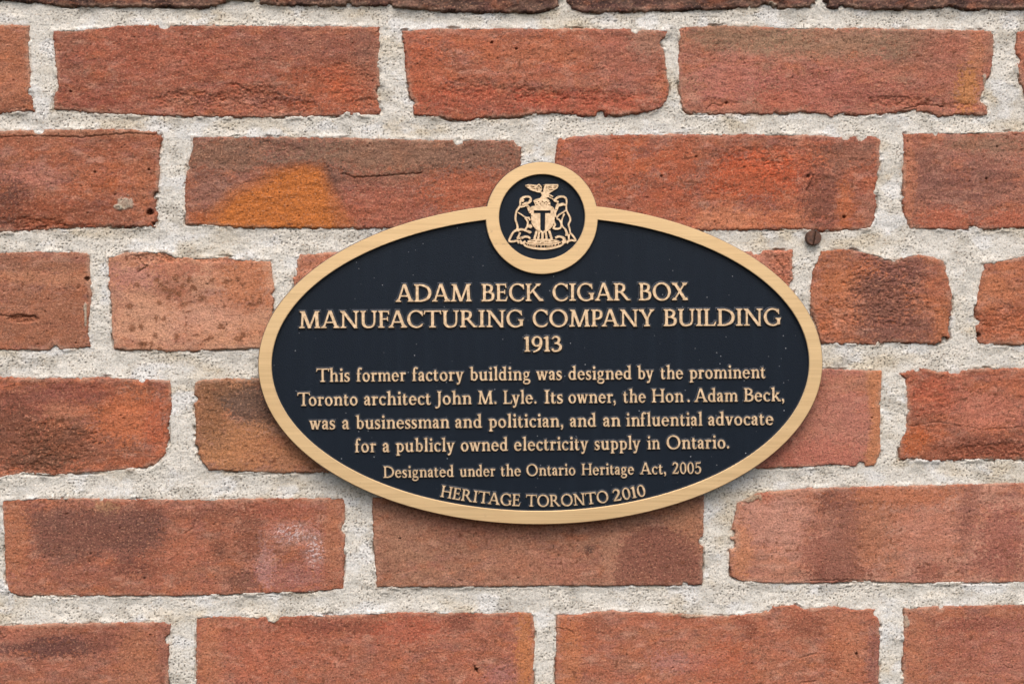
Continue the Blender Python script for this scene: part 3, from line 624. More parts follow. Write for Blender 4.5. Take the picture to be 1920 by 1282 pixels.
def mortar_surface(x0, x1, z0, z1, pitch, hole=None):
    X, Z = np.meshgrid(np.arange(x0, x1 + pitch, pitch), np.arange(z0, z1 + pitch, pitch))
    D = np.full(X.shape, -30.0)               # signed distance to the nearest brick, positive inside it
    UP = np.zeros(X.shape)                    # 1 just under a brick
    for ip, po in enumerate(polys):
        a = po.min(0) - 9; b = po.max(0) + 9
        j0, j1 = int(max((a[0] - x0) / pitch, 0)), int(max((b[0] - x0) / pitch + 1, 0))
        i0, i1 = int(max((a[1] - z0) / pitch, 0)), int(max((b[1] - z0) / pitch + 1, 0))
        sl = (slice(i0, i1), slice(j0, j1))
        if X[sl].size == 0: continue
        d = sdf(po, X[sl], Z[sl])
        if pitch < 1.5 and ip in BITE: d = bites(po, *BITE[ip], X[sl], Z[sl], d)
        UP[sl] = np.where(d > D[sl], (Z[sl] < po[:, 1].mean()), UP[sl])
        D[sl] = np.maximum(D[sl], d)
    fine = pitch < 1.5
    s = -D + (0.5 * fbm(X / 3.0, Z / 3.0, 3, 201) if fine else 0)
    H = -1.15 + 0.5 * fbm(X / 50, Z / 20, 2, 202) - 0.35 * sstep(0, 7, s)
    c = mortar_tint(X, Z)
    if fine:
        gm = grit(X, Z)
        H = H + 0.40 * fbm(X / 8, Z / 6, 3, 203) + (0.08 + 0.27 * gm) * fbm(X / 2.4, Z / 2.2, 4, 204, 0.75) + 0.25 * (gm - 0.5)
        H = H - (0.2 + 0.5 * gm) * sstep(0.40, 0.60, perlin(X / 1.15, Z / 1.05, 15))
        cv = fbm(X / 16, Z / 16, 3, 205) + np.where(UP > 0.5, 0.12, -0.22)
        H = H - 2.2 * sstep(0.08, 0.45, cv) * sstep(1.0, 0.25, np.abs(s - 0.15))
        sm = sstep(0.02, 0.32, fbm(X / 13, Z / 13, 4, 206))
        H = H + 1.0 * sm * sstep(2.6, 0.2, s) * sstep(-3.0, -0.6, s + 0.8 * fbm(X / 2.2, Z / 2.2, 3, 208))
    H = H - np.clip(-s - 0.8, 0, 3) * 3.4
    # dirt and brick dust rubbed onto the joint edges
    ed = sstep(1.6, 0.1, np.abs(s)) * sstep(-0.1, 0.4, fbm(X / 9, Z / 9, 3, 207))
    c = c + (lin((168,138,112)) * K_ALB - c) * (0.40 * ed)[..., None]
    keep = D < 3.2
    if hole is not None:
        hx0, hx1, hz0, hz1 = hole
        keep &= ~((X > hx0) & (X < hx1) & (Z > hz0) & (Z < hz1))
    return X, Z, H, c, keep

wall = thing('brick_wall', 'old red brick wall with thick rough grey-white mortar joints behind the plaque', 'wall')
wall.location = (0, 0, Z0)
co, q, c = collect(main_s)
bw = np_mesh('brickwork', co, q, [M_BRICK], wall, c)
co, q, c = collect(dark_s)
dw = np_mesh('dark_brickwork', co, q, [M_DARK], wall, c)
dw['label'] = 'rough dark maroon bricks along the top edge'
co, q, c = collect([mortar_surface(FX0, FX1, FZ0, FZ1, FINE),
                    mortar_surface(WX0, WX1, WZ0, WZ1, 4.0, (FX0 + 4, FX1 - 4, FZ0 + 4, FZ1 - 4))])
# solid core behind the joints
b = np.array([(x, y, zz) for x in (WX0 / 1000, WX1 / 1000) for y in (0.0135, 0.21) for zz in (WZ0 / 1000, WZ1 / 1000)])
bq = np.array([(0, 4, 5, 1), (2, 3, 7, 6), (0, 1, 3, 2), (4, 6, 7, 5), (1, 5, 7, 3), (0, 2, 6, 4)]) + len(co)
co = np.concatenate([co, b]); q = np.concatenate([q, bq]); c = np.concatenate([c, np.ones((8, 3)) * 0.4])
np_mesh('mortar', co, q, [M_MORTAR], wall, c)

# ------------------------------------------------------------------ raised metal shapes
def area2(p): return sum(p[i][0] * p[(i + 1) % len(p)][1] - p[(i + 1) % len(p)][0] * p[i][1] for i in range(len(p)))

def in_poly(p, X, Y):
    ins = np.zeros(X.shape, bool); n = len(p)
    for i in range(n):
        ax, ay = p[i]; bx, by = p[(i + 1) % n]
        if ay != by:
            ins ^= ((ay > Y) != (by > Y)) & (X < ax + (bx - ax) * (Y - ay) / (by - ay))
    return ins

def union(pos, neg=(), test=None, eps=1e-5):
    """2-D union of polygons minus others -> verts, ccw triangles, boundary edges (directed)"""
    vs, es = [], []
    for p in list(pos) + list(neg):
        o = len(vs); n = len(p)
        vs += [Vector((float(a), float(b_))) for a, b_ in p]
        es += [(o + i, o + (i + 1) % n) for i in range(n)]
    r = delaunay_2d_cdt(vs, es, [], 0, eps)
    V = np.array([(v.x, v.y) for v in r[0]]); T = np.array([f for f in r[2] if len(f) == 3])
    cen = V[T].mean(1)
    if test is not None: m = test(cen[:, 0], cen[:, 1])
    else:
        m = np.zeros(len(T), bool)
        for p in pos: m |= in_poly(p, cen[:, 0], cen[:, 1])
        for p in neg: m &= ~in_poly(p, cen[:, 0], cen[:, 1])
    a = V[T]; ar = (a[:, 1, 0] - a[:, 0, 0]) * (a[:, 2, 1] - a[:, 0, 1]) - (a[:, 2, 0] - a[:, 0, 0]) * (a[:, 1, 1] - a[:, 0, 1])
    T = np.where((ar < 0)[:, None], T[:, ::-1], T)[m]
    E = {}
    for t in T:
        for i in range(3): E[(t[i], t[(i + 1) % 3])] = 1
    bd = [e for e in E if (e[1], e[0]) not in E]
    used = np.unique(T); rm = np.full(len(V), -1); rm[used] = np.arange(len(used))
    return V[used], rm[T], np.array([(rm[a_], rm[b_]) for a_, b_ in bd])

class Relief:
    """collects raised shapes as one mesh; shapes come in photograph pixels on the plate"""
    def __init__(self): self.co, self.f, self.mi, self.n = [], [], [], 0
    def add(self, V, T, E, y_top, layers, y_plane, flip=True, inset=0.0):
        # V in pixels (y down); T ccw in a y-up frame
        nv = len(V)
        nrm = np.zeros((nv, 2))
        for a, b_ in E:
            d = V[b_] - V[a]; L = np.hypot(*d) + 1e-9
            n = np.array([d[1], -d[0]]) / L
            if flip: n = -n
            nrm[a] += n; nrm[b_] += n
        ln = np.hypot(nrm[:, 0], nrm[:, 1]) + 1e-9
        unit = nrm / ln[:, None]
        mit = np.clip(2.0 / np.maximum(ln, 0.9), 1.0, 1.5)
        mit[ln < 1e-6] = 0
        VI = V - unit * (mit * inset)[:, None]
        x, z = wallpt(VI[:, 0], VI[:, 1], y_plane)
        self.co.append(np.stack([x, np.full(nv, y_top), z], 1))
        self.f.append(T[:, [0, 1, 2]] + self.n); self.mi.append(np.zeros(len(T), int))
        base = self.n; self.n += nv
        bv = np.unique(E); mp = np.full(nv, -1); mp[bv] = np.arange(len(bv))
        prev = base + bv
        for off, y, mat in layers:
            P = V[bv] + unit[bv] * (mit[bv] * off)[:, None]
            x, z = wallpt(P[:, 0], P[:, 1], y_plane)
            self.co.append(np.stack([x, np.full(len(bv), y), z], 1))
            cur = self.n + np.arange(len(bv)); self.n += len(bv)
            a, b_ = mp[E[:, 0]], mp[E[:, 1]]
            self.f.append(np.stack([prev[a], cur[a], cur[b_]], 1)); self.f.append(np.stack([prev[a], cur[b_], prev[b_]], 1))
            self.mi += [np.full(len(E), mat), np.full(len(E), mat)]
            prev = cur
    def build(self, name, mats, parent, label=None):
        f = np.concatenate(self.f)
        co = np.concatenate(self.co)
        a = co[f]; n = np.cross(a[:, 1] - a[:, 0], a[:, 2] - a[:, 0])
        o = np_mesh(name, co - np.array(ORG), f, mats, parent, None, np.concatenate(self.mi), False, True)
        if label: o['label'] = label
        return o

Y_FIELD = -0.0078
Y_RIM = -0.0108
ORG = (float(wallpt(1014, 681, Y_FIELD)[0]), 0.0, float(wallpt(1014, 681, Y_FIELD)[1]))
TILT = math.radians(-0.35)

plaque = thing('heritage_plaque', 'oval navy cast plaque with brass border and raised brass lettering on the brick wall', 'plaque')
plaque.location = ORG

def ell(cx, cy, rx, ry, n=220):
    t = np.linspace(0, 2 * np.pi, n, endpoint=False)
    a, b_ = rx * np.cos(t), ry * np.sin(t)
    return [(cx + u * math.cos(TILT) - v * math.sin(TILT), cy + u * math.sin(TILT) + v * math.cos(TILT)) for u, v in zip(a, b_)]
EC = (1013.3, 682.0)
E_OUT = ell(*EC, 528.0, 299.5); E_IN = ell(*EC, 505.0, 276.5)
C_OUT = ell(1016.0, 409.0, 104.0, 104.0, 150); C_IN = ell(1016.3, 407.0, 81.5, 81.0, 130)
def up(pl): return [(x, -y) for x, y in pl]
def dn(V): return np.stack([V[:, 0], -V[:, 1]], 1)
IN = lambda p: (lambda X, Y: in_poly(up(p), X, Y))
eo, ei, co_, ci = IN(E_OUT), IN(E_IN), IN(C_OUT), IN(C_IN)

def relief_obj(name, shapes, parent, mats, y_top, layers, label=None):
    R = Relief()
    for V, T, E in shapes: R.add(V, T, E, y_top, layers, y_top)
    return R.build(name, mats, parent, label)

# dark cast back plate
V, T, E = union([up(E_OUT), up(C_OUT)], test=lambda X, Y: eo(X, Y) | co_(X, Y), eps=1e-3)
relief_obj('back_plate', [(dn(V), T, E)], plaque, [M_PAINT, M_SIDE], Y_FIELD, [(1.5, Y_FIELD + 0.0005, 1), (3.0, 0.0035, 1)])
# brass border and medallion ring
rim_layers = [(1.1, Y_RIM + 0.00035, 0), (1.9, Y_RIM + 0.0011, 1), (2.6, Y_FIELD + 0.0002, 1)]
V, T, E = union([up(E_OUT), up(E_IN), up(C_OUT)], test=lambda X, Y: eo(X, Y) & ~ei(X, Y) & ~co_(X, Y), eps=1e-3)
relief_obj('border', [(dn(V), T, E)], plaque, [M_BRASS, M_SIDE], Y_RIM, rim_layers)
V, T, E = union([up(C_OUT), up(C_IN)], test=lambda X, Y: co_(X, Y) & ~ci(X, Y), eps=1e-3)
relief_obj('medallion_ring', [(dn(V), T, E)], plaque, [M_BRASS, M_SIDE], Y_RIM, rim_layers)

# ------------------------------------------------------------------ strokes and letters
def cat(pts, n=6):
    """catmull-rom through (x, y, w)"""
    p = np.asarray(pts, float)
    p = np.concatenate([[2 * p[0] - p[1]], p, [2 * p[-1] - p[-2]]])
    out = []
    for i in range(1, len(p) - 2):
        for k in range(n):
            t = k / n
            out.append(0.5 * ((2 * p[i]) + (-p[i - 1] + p[i + 1]) * t + (2 * p[i - 1] - 5 * p[i] + 4 * p[i + 1] - p[i + 2]) * t * t + (-p[i - 1] + 3 * p[i] - 3 * p[i + 1] + p[i + 2]) * t ** 3))
    out.append(p[-2])
    return np.array(out)

def stroke(pts, n=6, curve=True):
    s = cat(pts, n) if curve and len(pts) > 2 else np.asarray(pts, float)
    d = np.gradient(s[:, :2], axis=0); d /= (np.hypot(d[:, 0], d[:, 1])[:, None] + 1e-9)
    nr = np.stack([-d[:, 1], d[:, 0]], 1) * s[:, 2:3] / 2
    L, R = s[:, :2] + nr, s[:, :2] - nr
    return [[tuple(L[i]), tuple(R[i]), tuple(R[i + 1]), tuple(L[i + 1])] for i in range(len(s) - 1)]

def disc(x, y, r, n=12, ry=None):
    return [[(x + r * math.cos(2 * math.pi * i / n), y + (ry or r) * math.sin(2 * math.pi * i / n)) for i in range(n)]]

def arc(cx, cy, rx, ry, tk, tn, a0=0, a1=360, tilt=0, n=30):
    """pen-like ring; rx, ry outer radii; tk at the sides, tn at top and bottom"""
    out = []; pr = None
    for i in range(n + 1):
        a = math.radians(a0 + (a1 - a0) * i / n)
        w = tn + (tk - tn) * math.cos(a - math.radians(tilt)) ** 2
        o = (cx + rx * math.cos(a), cy + ry * math.sin(a))
        q_ = (cx + (rx - w) * math.cos(a), cy + (ry - w) * math.sin(a))
        if pr: out.append([pr[0], o, q_, pr[1]])
        pr = (o, q_)
    return out

def rect(x0, y0, x1, y1): return [[(x0, y0), (x1, y0), (x1, y1), (x0, y1)]]
def dg(xb, yb, xt, yt, w): return [[(xb - w / 2, yb), (xb + w / 2, yb), (xt + w / 2, yt), (xt - w / 2, yt)]]
S, N_ = 0.175, 0.11
def st(x, y0, y1, w=S): return rect(x - w / 2, y0, x + w / 2, y1)
def sf(x, y, l=.16, r=.16, d=1, w=S, t=.075):
    return [[(x - l, y), (x + r, y), (x + r, y + d * t * .75), (x + w / 2 + .02, y + d * (t + .015)), (x + w / 2, y + d * (t + .07)),
             (x - w / 2, y + d * (t + .07)), (x - w / 2 - .02, y + d * (t + .015)), (x - l, y + d * t * .75)]]
def flag(x, y, w=S, l=.10): return [[(x + w / 2, y + .03), (x - w / 2 - l, y - .04), (x - w / 2 - l, y - .085), (x - w / 2, y - .13), (x + w / 2, y - .16)]]

X_ = 0.66
def bowl_r(x, y0, y1, rx, tk=S, tn=N_): return arc(x, (y0 + y1) / 2, rx, (y1 - y0) / 2, tk, tn, -100, 100)
def arm_top(x0, x1): return rect(x0, .915, x1, 1) + [[(x1 - .10, 1), (x1 + .01, 1), (x1 + .02, .77), (x1 - .03, .77)]]
def arm_bot(x0, x1): return rect(x0, 0, x1, .085) + [[(x1 - .12, 0), (x1 - .01, 0), (x1 + .06, .25), (x1 + .01, .26), (x1 - .10, .07)]]
def pbowl(b_, m): return stroke([(.17, .953, .095), (.40, .95, .10), (.575, .86, .15), (.60, (.95 + b_) / 2, .17), (.56, b_ + .10, .15), (.40, b_ + .01, .10), (m, b_, .09)])
def arch(x0, x1, top=X_): return stroke([(x0, top - .17, .06), (x0 + .10, top - .065, .09), (x1 - .10, top - .045, .12), (x1 - .01, top - .17, .165), (x1, top - .30, S), (x1, 0, S)], 5)
G = {}
G['A'] = dg(.15,0,.50,1.02,.12) + dg(.91,0,.53,1.02,.19) + rect(.27,.29,.80,.375) + sf(.15,0,.15,.17,1,.12) + sf(.91,0,.19,.17,1,.19)
G['B'] = st(.17,0,1) + sf(.17,0,.17,.05) + sf(.17,1,.17,.05,-1) + pbowl(.53,.2) + stroke([(.2,.53,.09),(.45,.525,.10),(.655,.42,.16),(.68,.27,.18),(.62,.12,.15),(.42,.047,.10),(.15,.045,.09)])
G['C'] = arc(.53,.5,.53,.53,.18,.095,46,310,12) + [[(.80,.98),(.90,.95),(.91,.68),(.86,.68),(.80,.82)]] + stroke([(.80,.10,.11),(.90,.22,.06)],curve=False)
G['D'] = st(.17,0,1) + sf(.17,0,.17,.05) + sf(.17,1,.17,.05,-1) + stroke([(.15,.953,.095),(.45,.95,.10),(.80,.80,.155),(.93,.5,.185),(.80,.2,.155),(.45,.05,.10),(.15,.047,.095)])
G['E'] = st(.17,0,1) + sf(.17,0,.17,.1) + sf(.17,1,.17,.1,-1) + arm_top(.1,.62) + arm_bot(.1,.66) + rect(.2,.485,.52,.565) + [[(.47,.53),(.52,.40),(.57,.40),(.57,.66),(.52,.66)]]
G['F'] = st(.17,0,1) + sf(.17,0,.17,.19) + sf(.17,1,.17,.1,-1) + arm_top(.1,.62) + rect(.2,.475,.52,.555) + [[(.47,.52),(.52,.39),(.57,.39),(.57,.65),(.52,.65)]]
G['G'] = arc(.53,.5,.53,.53,.18,.095,46,318,12) + [[(.80,.98),(.90,.95),(.91,.68),(.86,.68),(.80,.82)]] + st(.87,.06,.44) + sf(.87,.45,.18,.14,-1)
G['H'] = st(.19,0,1) + st(.87,0,1) + rect(.2,.485,.86,.57) + sum([sf(a,y,.17,.17,d) for a in (.19,.87) for y,d in ((0,1),(1,-1))],[])
G['I'] = st(.20,0,1) + sf(.20,0,.19,.19) + sf(.20,1,.19,.19,-1)
G['J'] = stroke([(.30,1,S),(.30,.3,S),(.29,.0,.17),(.20,-.19,.13),(.03,-.25,.09)]) + sf(.30,1,.17,.17,-1) + disc(.04,-.22,.07)
G['K'] = st(.17,0,1) + sf(.17,0,.17,.18) + sf(.17,1,.17,.18,-1) + dg(.26,.42,.76,1,.13) + dg(.92,0,.42,.62,.20) + sf(.76,1,.16,.15,-1,.12) + sf(.92,0,.12,.15,1,.18)
G['L'] = st(.17,0,1) + sf(.17,0,.17,.1) + sf(.17,1,.17,.18,-1) + arm_bot(.1,.68)
G['M'] = dg(.17,0,.23,1,.13) + dg(.62,0,.24,1,.19) + dg(.62,0,1.00,1,.12) + dg(1.08,0,1.02,1,.19) + sf(.17,0,.17,.16,1,.13) + sf(1.08,0,.17,.17,1,.19) + [[(.05,1),(.31,1),(.31,.92),(.17,.86),(.05,.95)]] + [[(1.20,1),(.94,1),(.94,.92),(1.08,.86),(1.20,.95)]]
G['N'] = st(.18,0,1,.12) + dg(.92,-.02,.16,1,.20) + st(.93,0,1,.12) + sf(.18,0,.17,.17,1,.12) + sf(.93,1,.17,.17,-1,.12) + [[(.0,1),(.27,1),(.24,.88),(.12,.86),(.0,.95)]]
G['O'] = arc(.56,.5,.56,.53,.185,.10,0,360,12,40)
G['P'] = st(.17,0,1) + sf(.17,0,.17,.19) + sf(.17,1,.17,.05,-1) + pbowl(.45,.2)
G['R'] = st(.17,0,1) + sf(.17,0,.17,.17) + sf(.17,1,.17,.05,-1) + pbowl(.49,.2) + dg(.87,0,.43,.50,.20) + [[(.77,0),(1.0,0),(1.0,.06),(.86,.11)]]
G['T'] = st(.49,0,1) + sf(.49,0,.19,.19) + rect(.03,.915,.95,1) + [[(.0,1),(.12,1),(.09,.92),(.02,.76),(-.03,.77)]] + [[(.98,1),(.86,1),(.89,.92),(.96,.76),(1.01,.77)]]
G['U'] = stroke([(.18,1,S),(.18,.42,S),(.20,.22,S),(.32,.07,.14),(.52,.035,.105),(.74,.11,.115),(.83,.30,.115),(.84,.5,.115),(.84,1,.115)]) + sf(.18,1,.17,.17,-1) + sf(.84,1,.17,.15,-1,.115)
G['X'] = dg(.84,0,.16,1,.21) + dg(.14,0,.80,1,.12) + sf(.16,1,.16,.18,-1,.2) + sf(.80,1,.16,.15,-1,.12) + sf(.14,0,.14,.17,1,.12) + sf(.84,0,.18,.15,1,.2)
G['Y'] = dg(.47,.42,.14,1,.20) + dg(.49,.42,.78,1,.12) + st(.48,0,.46) + sf(.48,0,.18,.18) + sf(.14,1,.15,.17,-1,.19) + sf(.78,1,.15,.14,-1,.12)
# lower case
foot = lambda x, l=.15, r=.15: sf(x, 0, l, r, 1, S, .065)
G['a'] = stroke([(.07,.52,.09),(.15,.62,.10),(.28,.625,.12),(.365,.54,.16),(.375,.42,.17),(.375,.12,.17),(.42,.03,.10),(.52,.06,.06)]) + disc(.09,.52,.085) + stroke([(.37,.40,.08),(.20,.355,.10),(.095,.25,.14),(.10,.11,.14),(.20,.05,.10),(.36,.15,.07)])
G['b'] = st(.14,.04,1.03) + flag(.14,1.03) + arc(.32,.325,.30,.335,.18,.10,-140,140,8)
G['c'] = arc(.31,.325,.31,.345,.18,.095,52,315,15) + disc(.46,.545,.085)
G['d'] = arc(.30,.325,.30,.335,.18,.10,40,320,8) + st(.50,.0,1.03) + flag(.50,1.03) + [[(.50,0),(.67,.02),(.67,.07),(.58,.10),(.50,.12)]]
G['e'] = arc(.31,.325,.31,.345,.18,.095,-3,312,15) + rect(.12,.335,.57,.41) + stroke([(.47,.085,.08),(.56,.17,.05)],curve=False)
G['f'] = st(.17,0,.80) + foot(.17,.15,.17) + stroke([(.17,.70,S),(.19,.90,.15),(.28,1.0,.11),(.40,.99,.10)]) + disc(.40,.96,.08) + rect(.02,.555,.36,.63)
G['g'] = arc(.28,.43,.24,.235,.15,.09,0,360,8) + stroke([(.45,.58,.10),(.56,.62,.09)],curve=False) + stroke([(.18,.24,.09),(.11,.14,.11),(.20,.065,.12),(.40,.045,.13),(.53,-.03,.13),(.53,-.16,.12),(.40,-.25,.10),(.20,-.255,.10),(.07,-.17,.11),(.10,-.06,.09),(.22,.04,.07)])
G['h'] = st(.15,0,1.03) + flag(.15,1.03) + foot(.15,.15,.13) + arch(.20,.55) + foot(.55,.13,.15)
G['i'] = st(.16,0,X_) + flag(.16,X_) + foot(.16) + disc(.14,.90,.105)
G['k'] = st(.15,0,1.03) + flag(.15,1.03) + foot(.15,.15,.13) + dg(.24,.28,.50,.64,.12) + dg(.62,0,.34,.40,.19) + sf(.50,.66,.13,.13,-1,.10,.06) + foot(.62,.12,.13)
G['l'] = st(.16,0,1.03) + flag(.16,1.03) + foot(.16)
G['m'] = st(.15,0,X_) + flag(.15,X_) + foot(.15,.15,.13) + arch(.20,.54) + foot(.54,.12,.12) + arch(.59,.93) + foot(.93,.12,.15)
G['n'] = st(.15,0,X_) + flag(.15,X_) + foot(.15,.15,.13) + arch(.20,.55) + foot(.55,.13,.15)
G['o'] = arc(.32,.325,.32,.345,.18,.10,0,360,15,32)
G['p'] = st(.15,-.27,X_) + flag(.15,X_) + sf(.15,-.28,.15,.17,1,S,.065) + arc(.33,.325,.30,.335,.18,.10,-140,140,8)
G['r'] = st(.15,0,X_) + flag(.15,X_) + foot(.15,.15,.17) + stroke([(.20,.47,.06),(.28,.58,.10),(.39,.61,.12)]) + disc(.40,.575,.085)
G['s'] = stroke([(.41,.50,.05),(.37,.60,.09),(.24,.625,.10),(.12,.57,.13),(.12,.44,.16),(.24,.345,.18),(.37,.25,.17),(.39,.13,.14),(.29,.04,.10),(.14,.035,.09),(.06,.15,.05)]) + [[(.36,.64),(.42,.65),(.43,.46),(.38,.46)]] + [[(.03,.0),(.09,.01),(.09,.20),(.04,.20)]]
G['t'] = stroke([(.17,.80,.15),(.17,.5,S),(.17,.18,S),(.22,.05,.13),(.34,.04,.09),(.42,.11,.05)]) + rect(.02,.555,.38,.635) + [[(.02,.60),(.25,.60),(.25,.84)]]
G['u'] = stroke([(.14,.64,S),(.14,.3,S),(.16,.14,.17),(.26,.045,.12),(.38,.06,.09),(.50,.18,.06)]) + flag(.14,X_,S,.08) + st(.53,0,X_) + flag(.53,X_,S,.08) + [[(.53,0),(.70,.02),(.70,.07),(.61,.10),(.53,.12)]]
G['v'] = dg(.30,0,.12,.64,.18) + dg(.32,0,.50,.64,.11) + sf(.12,.66,.13,.15,-1,.17,.06) + sf(.50,.66,.12,.12,-1,.10,.06)
G['w'] = dg(.28,0,.11,.64,.17) + dg(.29,0,.44,.64,.11) + dg(.62,0,.45,.64,.17) + dg(.63,0,.80,.64,.11) + sf(.11,.66,.12,.14,-1,.16,.06) + sf(.45,.66,.14,.10,-1,.15,.06) + sf(.80,.66,.12,.12,-1,.10,.06)
G['y'] = dg(.31,.02,.12,.64,.18) + stroke([(.52,.64,.11),(.36,.1,.12),(.26,-.18,.13),(.14,-.25,.10)]) + disc(.14,-.22,.075) + sf(.12,.66,.13,.15,-1,.17,.06) + sf(.52,.66,.12,.12,-1,.10,.06)
G['.'] = disc(.09,.085,.095)
G[','] = disc(.10,.085,.095) + stroke([(.13,.08,.12),(.14,-.06,.10),(.05,-.19,.05)])
G['1'] = st(.22,0,.98) + sf(.22,0,.17,.17) + [[(.31,.98),(.30,.80),(.13,.80),(.02,.84),(.02,.89),(.20,1.0)]]
G['9'] = arc(.32,.66,.32,.345,.17,.10,0,360,-10,32) + stroke([(.56,.66,.16),(.53,.36,.16),(.38,.12,.13),(.10,-.02,.08)])
G['3'] = stroke([(.06,.80,.07),(.16,.93,.10),(.32,.945,.12),(.45,.84,.16),(.44,.66,.16),(.32,.55,.11),(.20,.53,.09)]) + stroke([(.20,.54,.09),(.38,.51,.11),(.53,.38,.16),(.53,.19,.17),(.38,.05,.13),(.16,.03,.10),(.03,.12,.08)]) + disc(.08,.13,.075)
G['2'] = stroke([(.05,.74,.08),(.13,.91,.11),(.30,.95,.13),(.46,.84,.17),(.46,.64,.17),(.33,.40,.14),(.06,.06,.10)]) + rect(.02,0,.56,.12) + [[(.46,.05),(.56,.0),(.64,.22),(.58,.24)]]
G['0'] = arc(.32,.49,.32,.515,.17,.10,0,360,10,34)
G['5'] = rect(.12,.86,.54,.98) + dg(.13,.50,.16,.95,.10) + stroke([(.12,.52,.08),(.30,.60,.11),(.50,.48,.16),(.53,.27,.17),(.42,.08,.14),(.18,.02,.10),(.03,.11,.08)]) + disc(.07,.13,.07) + [[(.46,.98),(.58,1.02),(.54,.86),(.46,.88)]]

GC = {}
def glyph(ch):
    if ch not in GC:
        V, T, E = union([p if area2(p) > 0 else p[::-1] for p in G[ch]], eps=2e-3)
        GC[ch] = (V, T, E, V[:, 0].min(), V[:, 0].max())
    return GC[ch]
SIDE = {'A': -.035, 'T': -.035, 'Y': -.04, 'y': -.02, 'v': -.02, 'w': -.015, 'O': .01, 'o': .01, 'e': .005, 'r': -.01, 'f': -.03, 'L': -.01, 'X': -.02, 'J': .0, ',': .02, '.': .03}
KERN = {('T','o'): -.16, ('L','y'): -.08, ('f','a'): -.02, ('f','o'): -.02, ('r',','): -.06, ('A','T'): -.10, ('T','A'): -.10, ('A','C'): -.03, ('F','A'): -.08, ('T','h'): -.03, ('P','A'): -.10, ('k',','): -.02}

def word(R, txt, x0, x1, base, cap, thin=1.0, curve=None, stretch=True):
    """base: function of x giving the baseline height in pixels"""
    pos = []; cur = 0; prev = None; gap = .075
    for ch in txt:
        V, T, E, a, b_ = glyph(ch)
        if prev is not None: cur += gap + SIDE.get(prev, 0) + SIDE.get(ch, 0) + KERN.get((prev, ch), 0)
        pos.append(cur - a); cur += b_ - a; prev = ch
    sx = (x1 - x0) / cur if len(txt) > 1 else cap
    if len(txt) == 1: x0 = (x0 + x1) / 2 - cur * cap / 2
    h = 0.0016 if cap > 27 else 0.0014
    k = thin
    lay = [(.35 * k, Y_FIELD - h + 0.00042, 0), (1.5 * k, Y_FIELD - h * 0.38, 2), (3.3 * k, Y_FIELD + 0.00005, 1)]  # brass bevel, navy wall, then fillet in the painted highlight grey
    for ch, p in zip(txt, pos):
        V, T, E, a, b_ = glyph(ch)
        xc = x0 + (p + (a + b_) / 2) * sx
        yb = base(xc)
        sl = (base(xc + 2) - base(xc - 2)) / 4
        lx = (V[:, 0] - (a + b_) / 2) * sx; ly = V[:, 1] * cap
        an = math.atan(sl)
        P = np.stack([xc + lx * math.cos(an) + ly * math.sin(an), yb + lx * math.sin(an) - ly * math.cos(an)], 1)
        R.add(P, T, E, Y_FIELD - h, lay, Y_FIELD - h, True, .40 * k)

def bl(xa, ya, xb, yb): return lambda x: ya + (yb - ya) * (x - xa) / (xb - xa)
LINES = [
 ('topmost line of large raised brass capitals', 32.5, 1.0, bl(742,566,1290,562.8), [('ADAM',741.9,884.4),('BECK',903,1019),('CIGAR',1036,1182.5),('BOX',1198,1290)]),
 ('widest line of large raised brass capitals', 31.8, 1.0, bl(560,615.5,1464,610.3), [('MANUFACTURING',560.6,982),('COMPANY',998.7,1227),('BUILDING',1244.4,1464.4)]),
 ('short line of four raised brass digits', 29.0, 1.0, bl(982,659.5,1054,658.8), [('1913',982.5,1054)]),
 (None, 25.0, .8, bl(593,716,1435,709), [('This',593,656),('former',668.7,761),('factory',773,869.4),('building',880.6,994.4),('was',1005.6,1053.7),('designed',1066,1184.4),('by',1195,1225.6),('the',1238.7,1281),('prominent',1292.5,1435.6)]),
 (None, 25.0, .8, bl(557,761,1470,752), [('Toronto',557.5,670.6),('architect',682.5,808),('John',816,884.4),('M.',896,931),('Lyle.',944,1006),('Its',1021,1055.6),('owner,',1066,1154.4),('the',1168.7,1211),('Hon',1222.5,1282),('.',1287.5,1294.7),('Adam',1302,1383.7),('Beck,',1395,1470.6)]),
 (None, 25.0, .8, bl(580,805,1450,796.5), [('was',580,628.7),('a',641,655.5),('businessman',667,842.5),('and',853.7,903.7),('politician,',916,1056),('and',1068.7,1118),('an',1131,1163.7),('influential',1174,1317),('advocate',1328,1450.5)]),
 (None, 25.0, .8, bl(666,848,1367,840.5), [('for',665.7,705.5),('a',716.7,731),('publicly',742,852.5),('owned',864,952.5),('electricity',964,1103),('supply',1115,1200.7),('in',1213.7,1237.5),('Ontario.',1250,1367.5)]),
 ('smaller line of raised brass text', 21.5, .72, bl(719,895.5,1315,887.5), [('Designated',719,851),('under',862,929),('the',939,976.7),('Ontario',987,1079),('Heritage',1090.7,1189),('Act,',1200,1249),('2005',1261,1315)]),
 ('curved bottom line of raised brass capitals', 22.0, .8, lambda x: 949.5 - 0.00052 * (x - 1014) ** 2, [('HERITAGE',825,975),('TORONTO',986,1142),('2010',1151,1212)]),
]
for lab, cap, thin, base, words in LINES:
    R = Relief()
    for w_ in words: word(R, w_[0], w_[1], w_[2], base, cap, thin)
    R.build('lettering', [M_LETTER, M_SIDE, M_PAINT], plaque, lab)

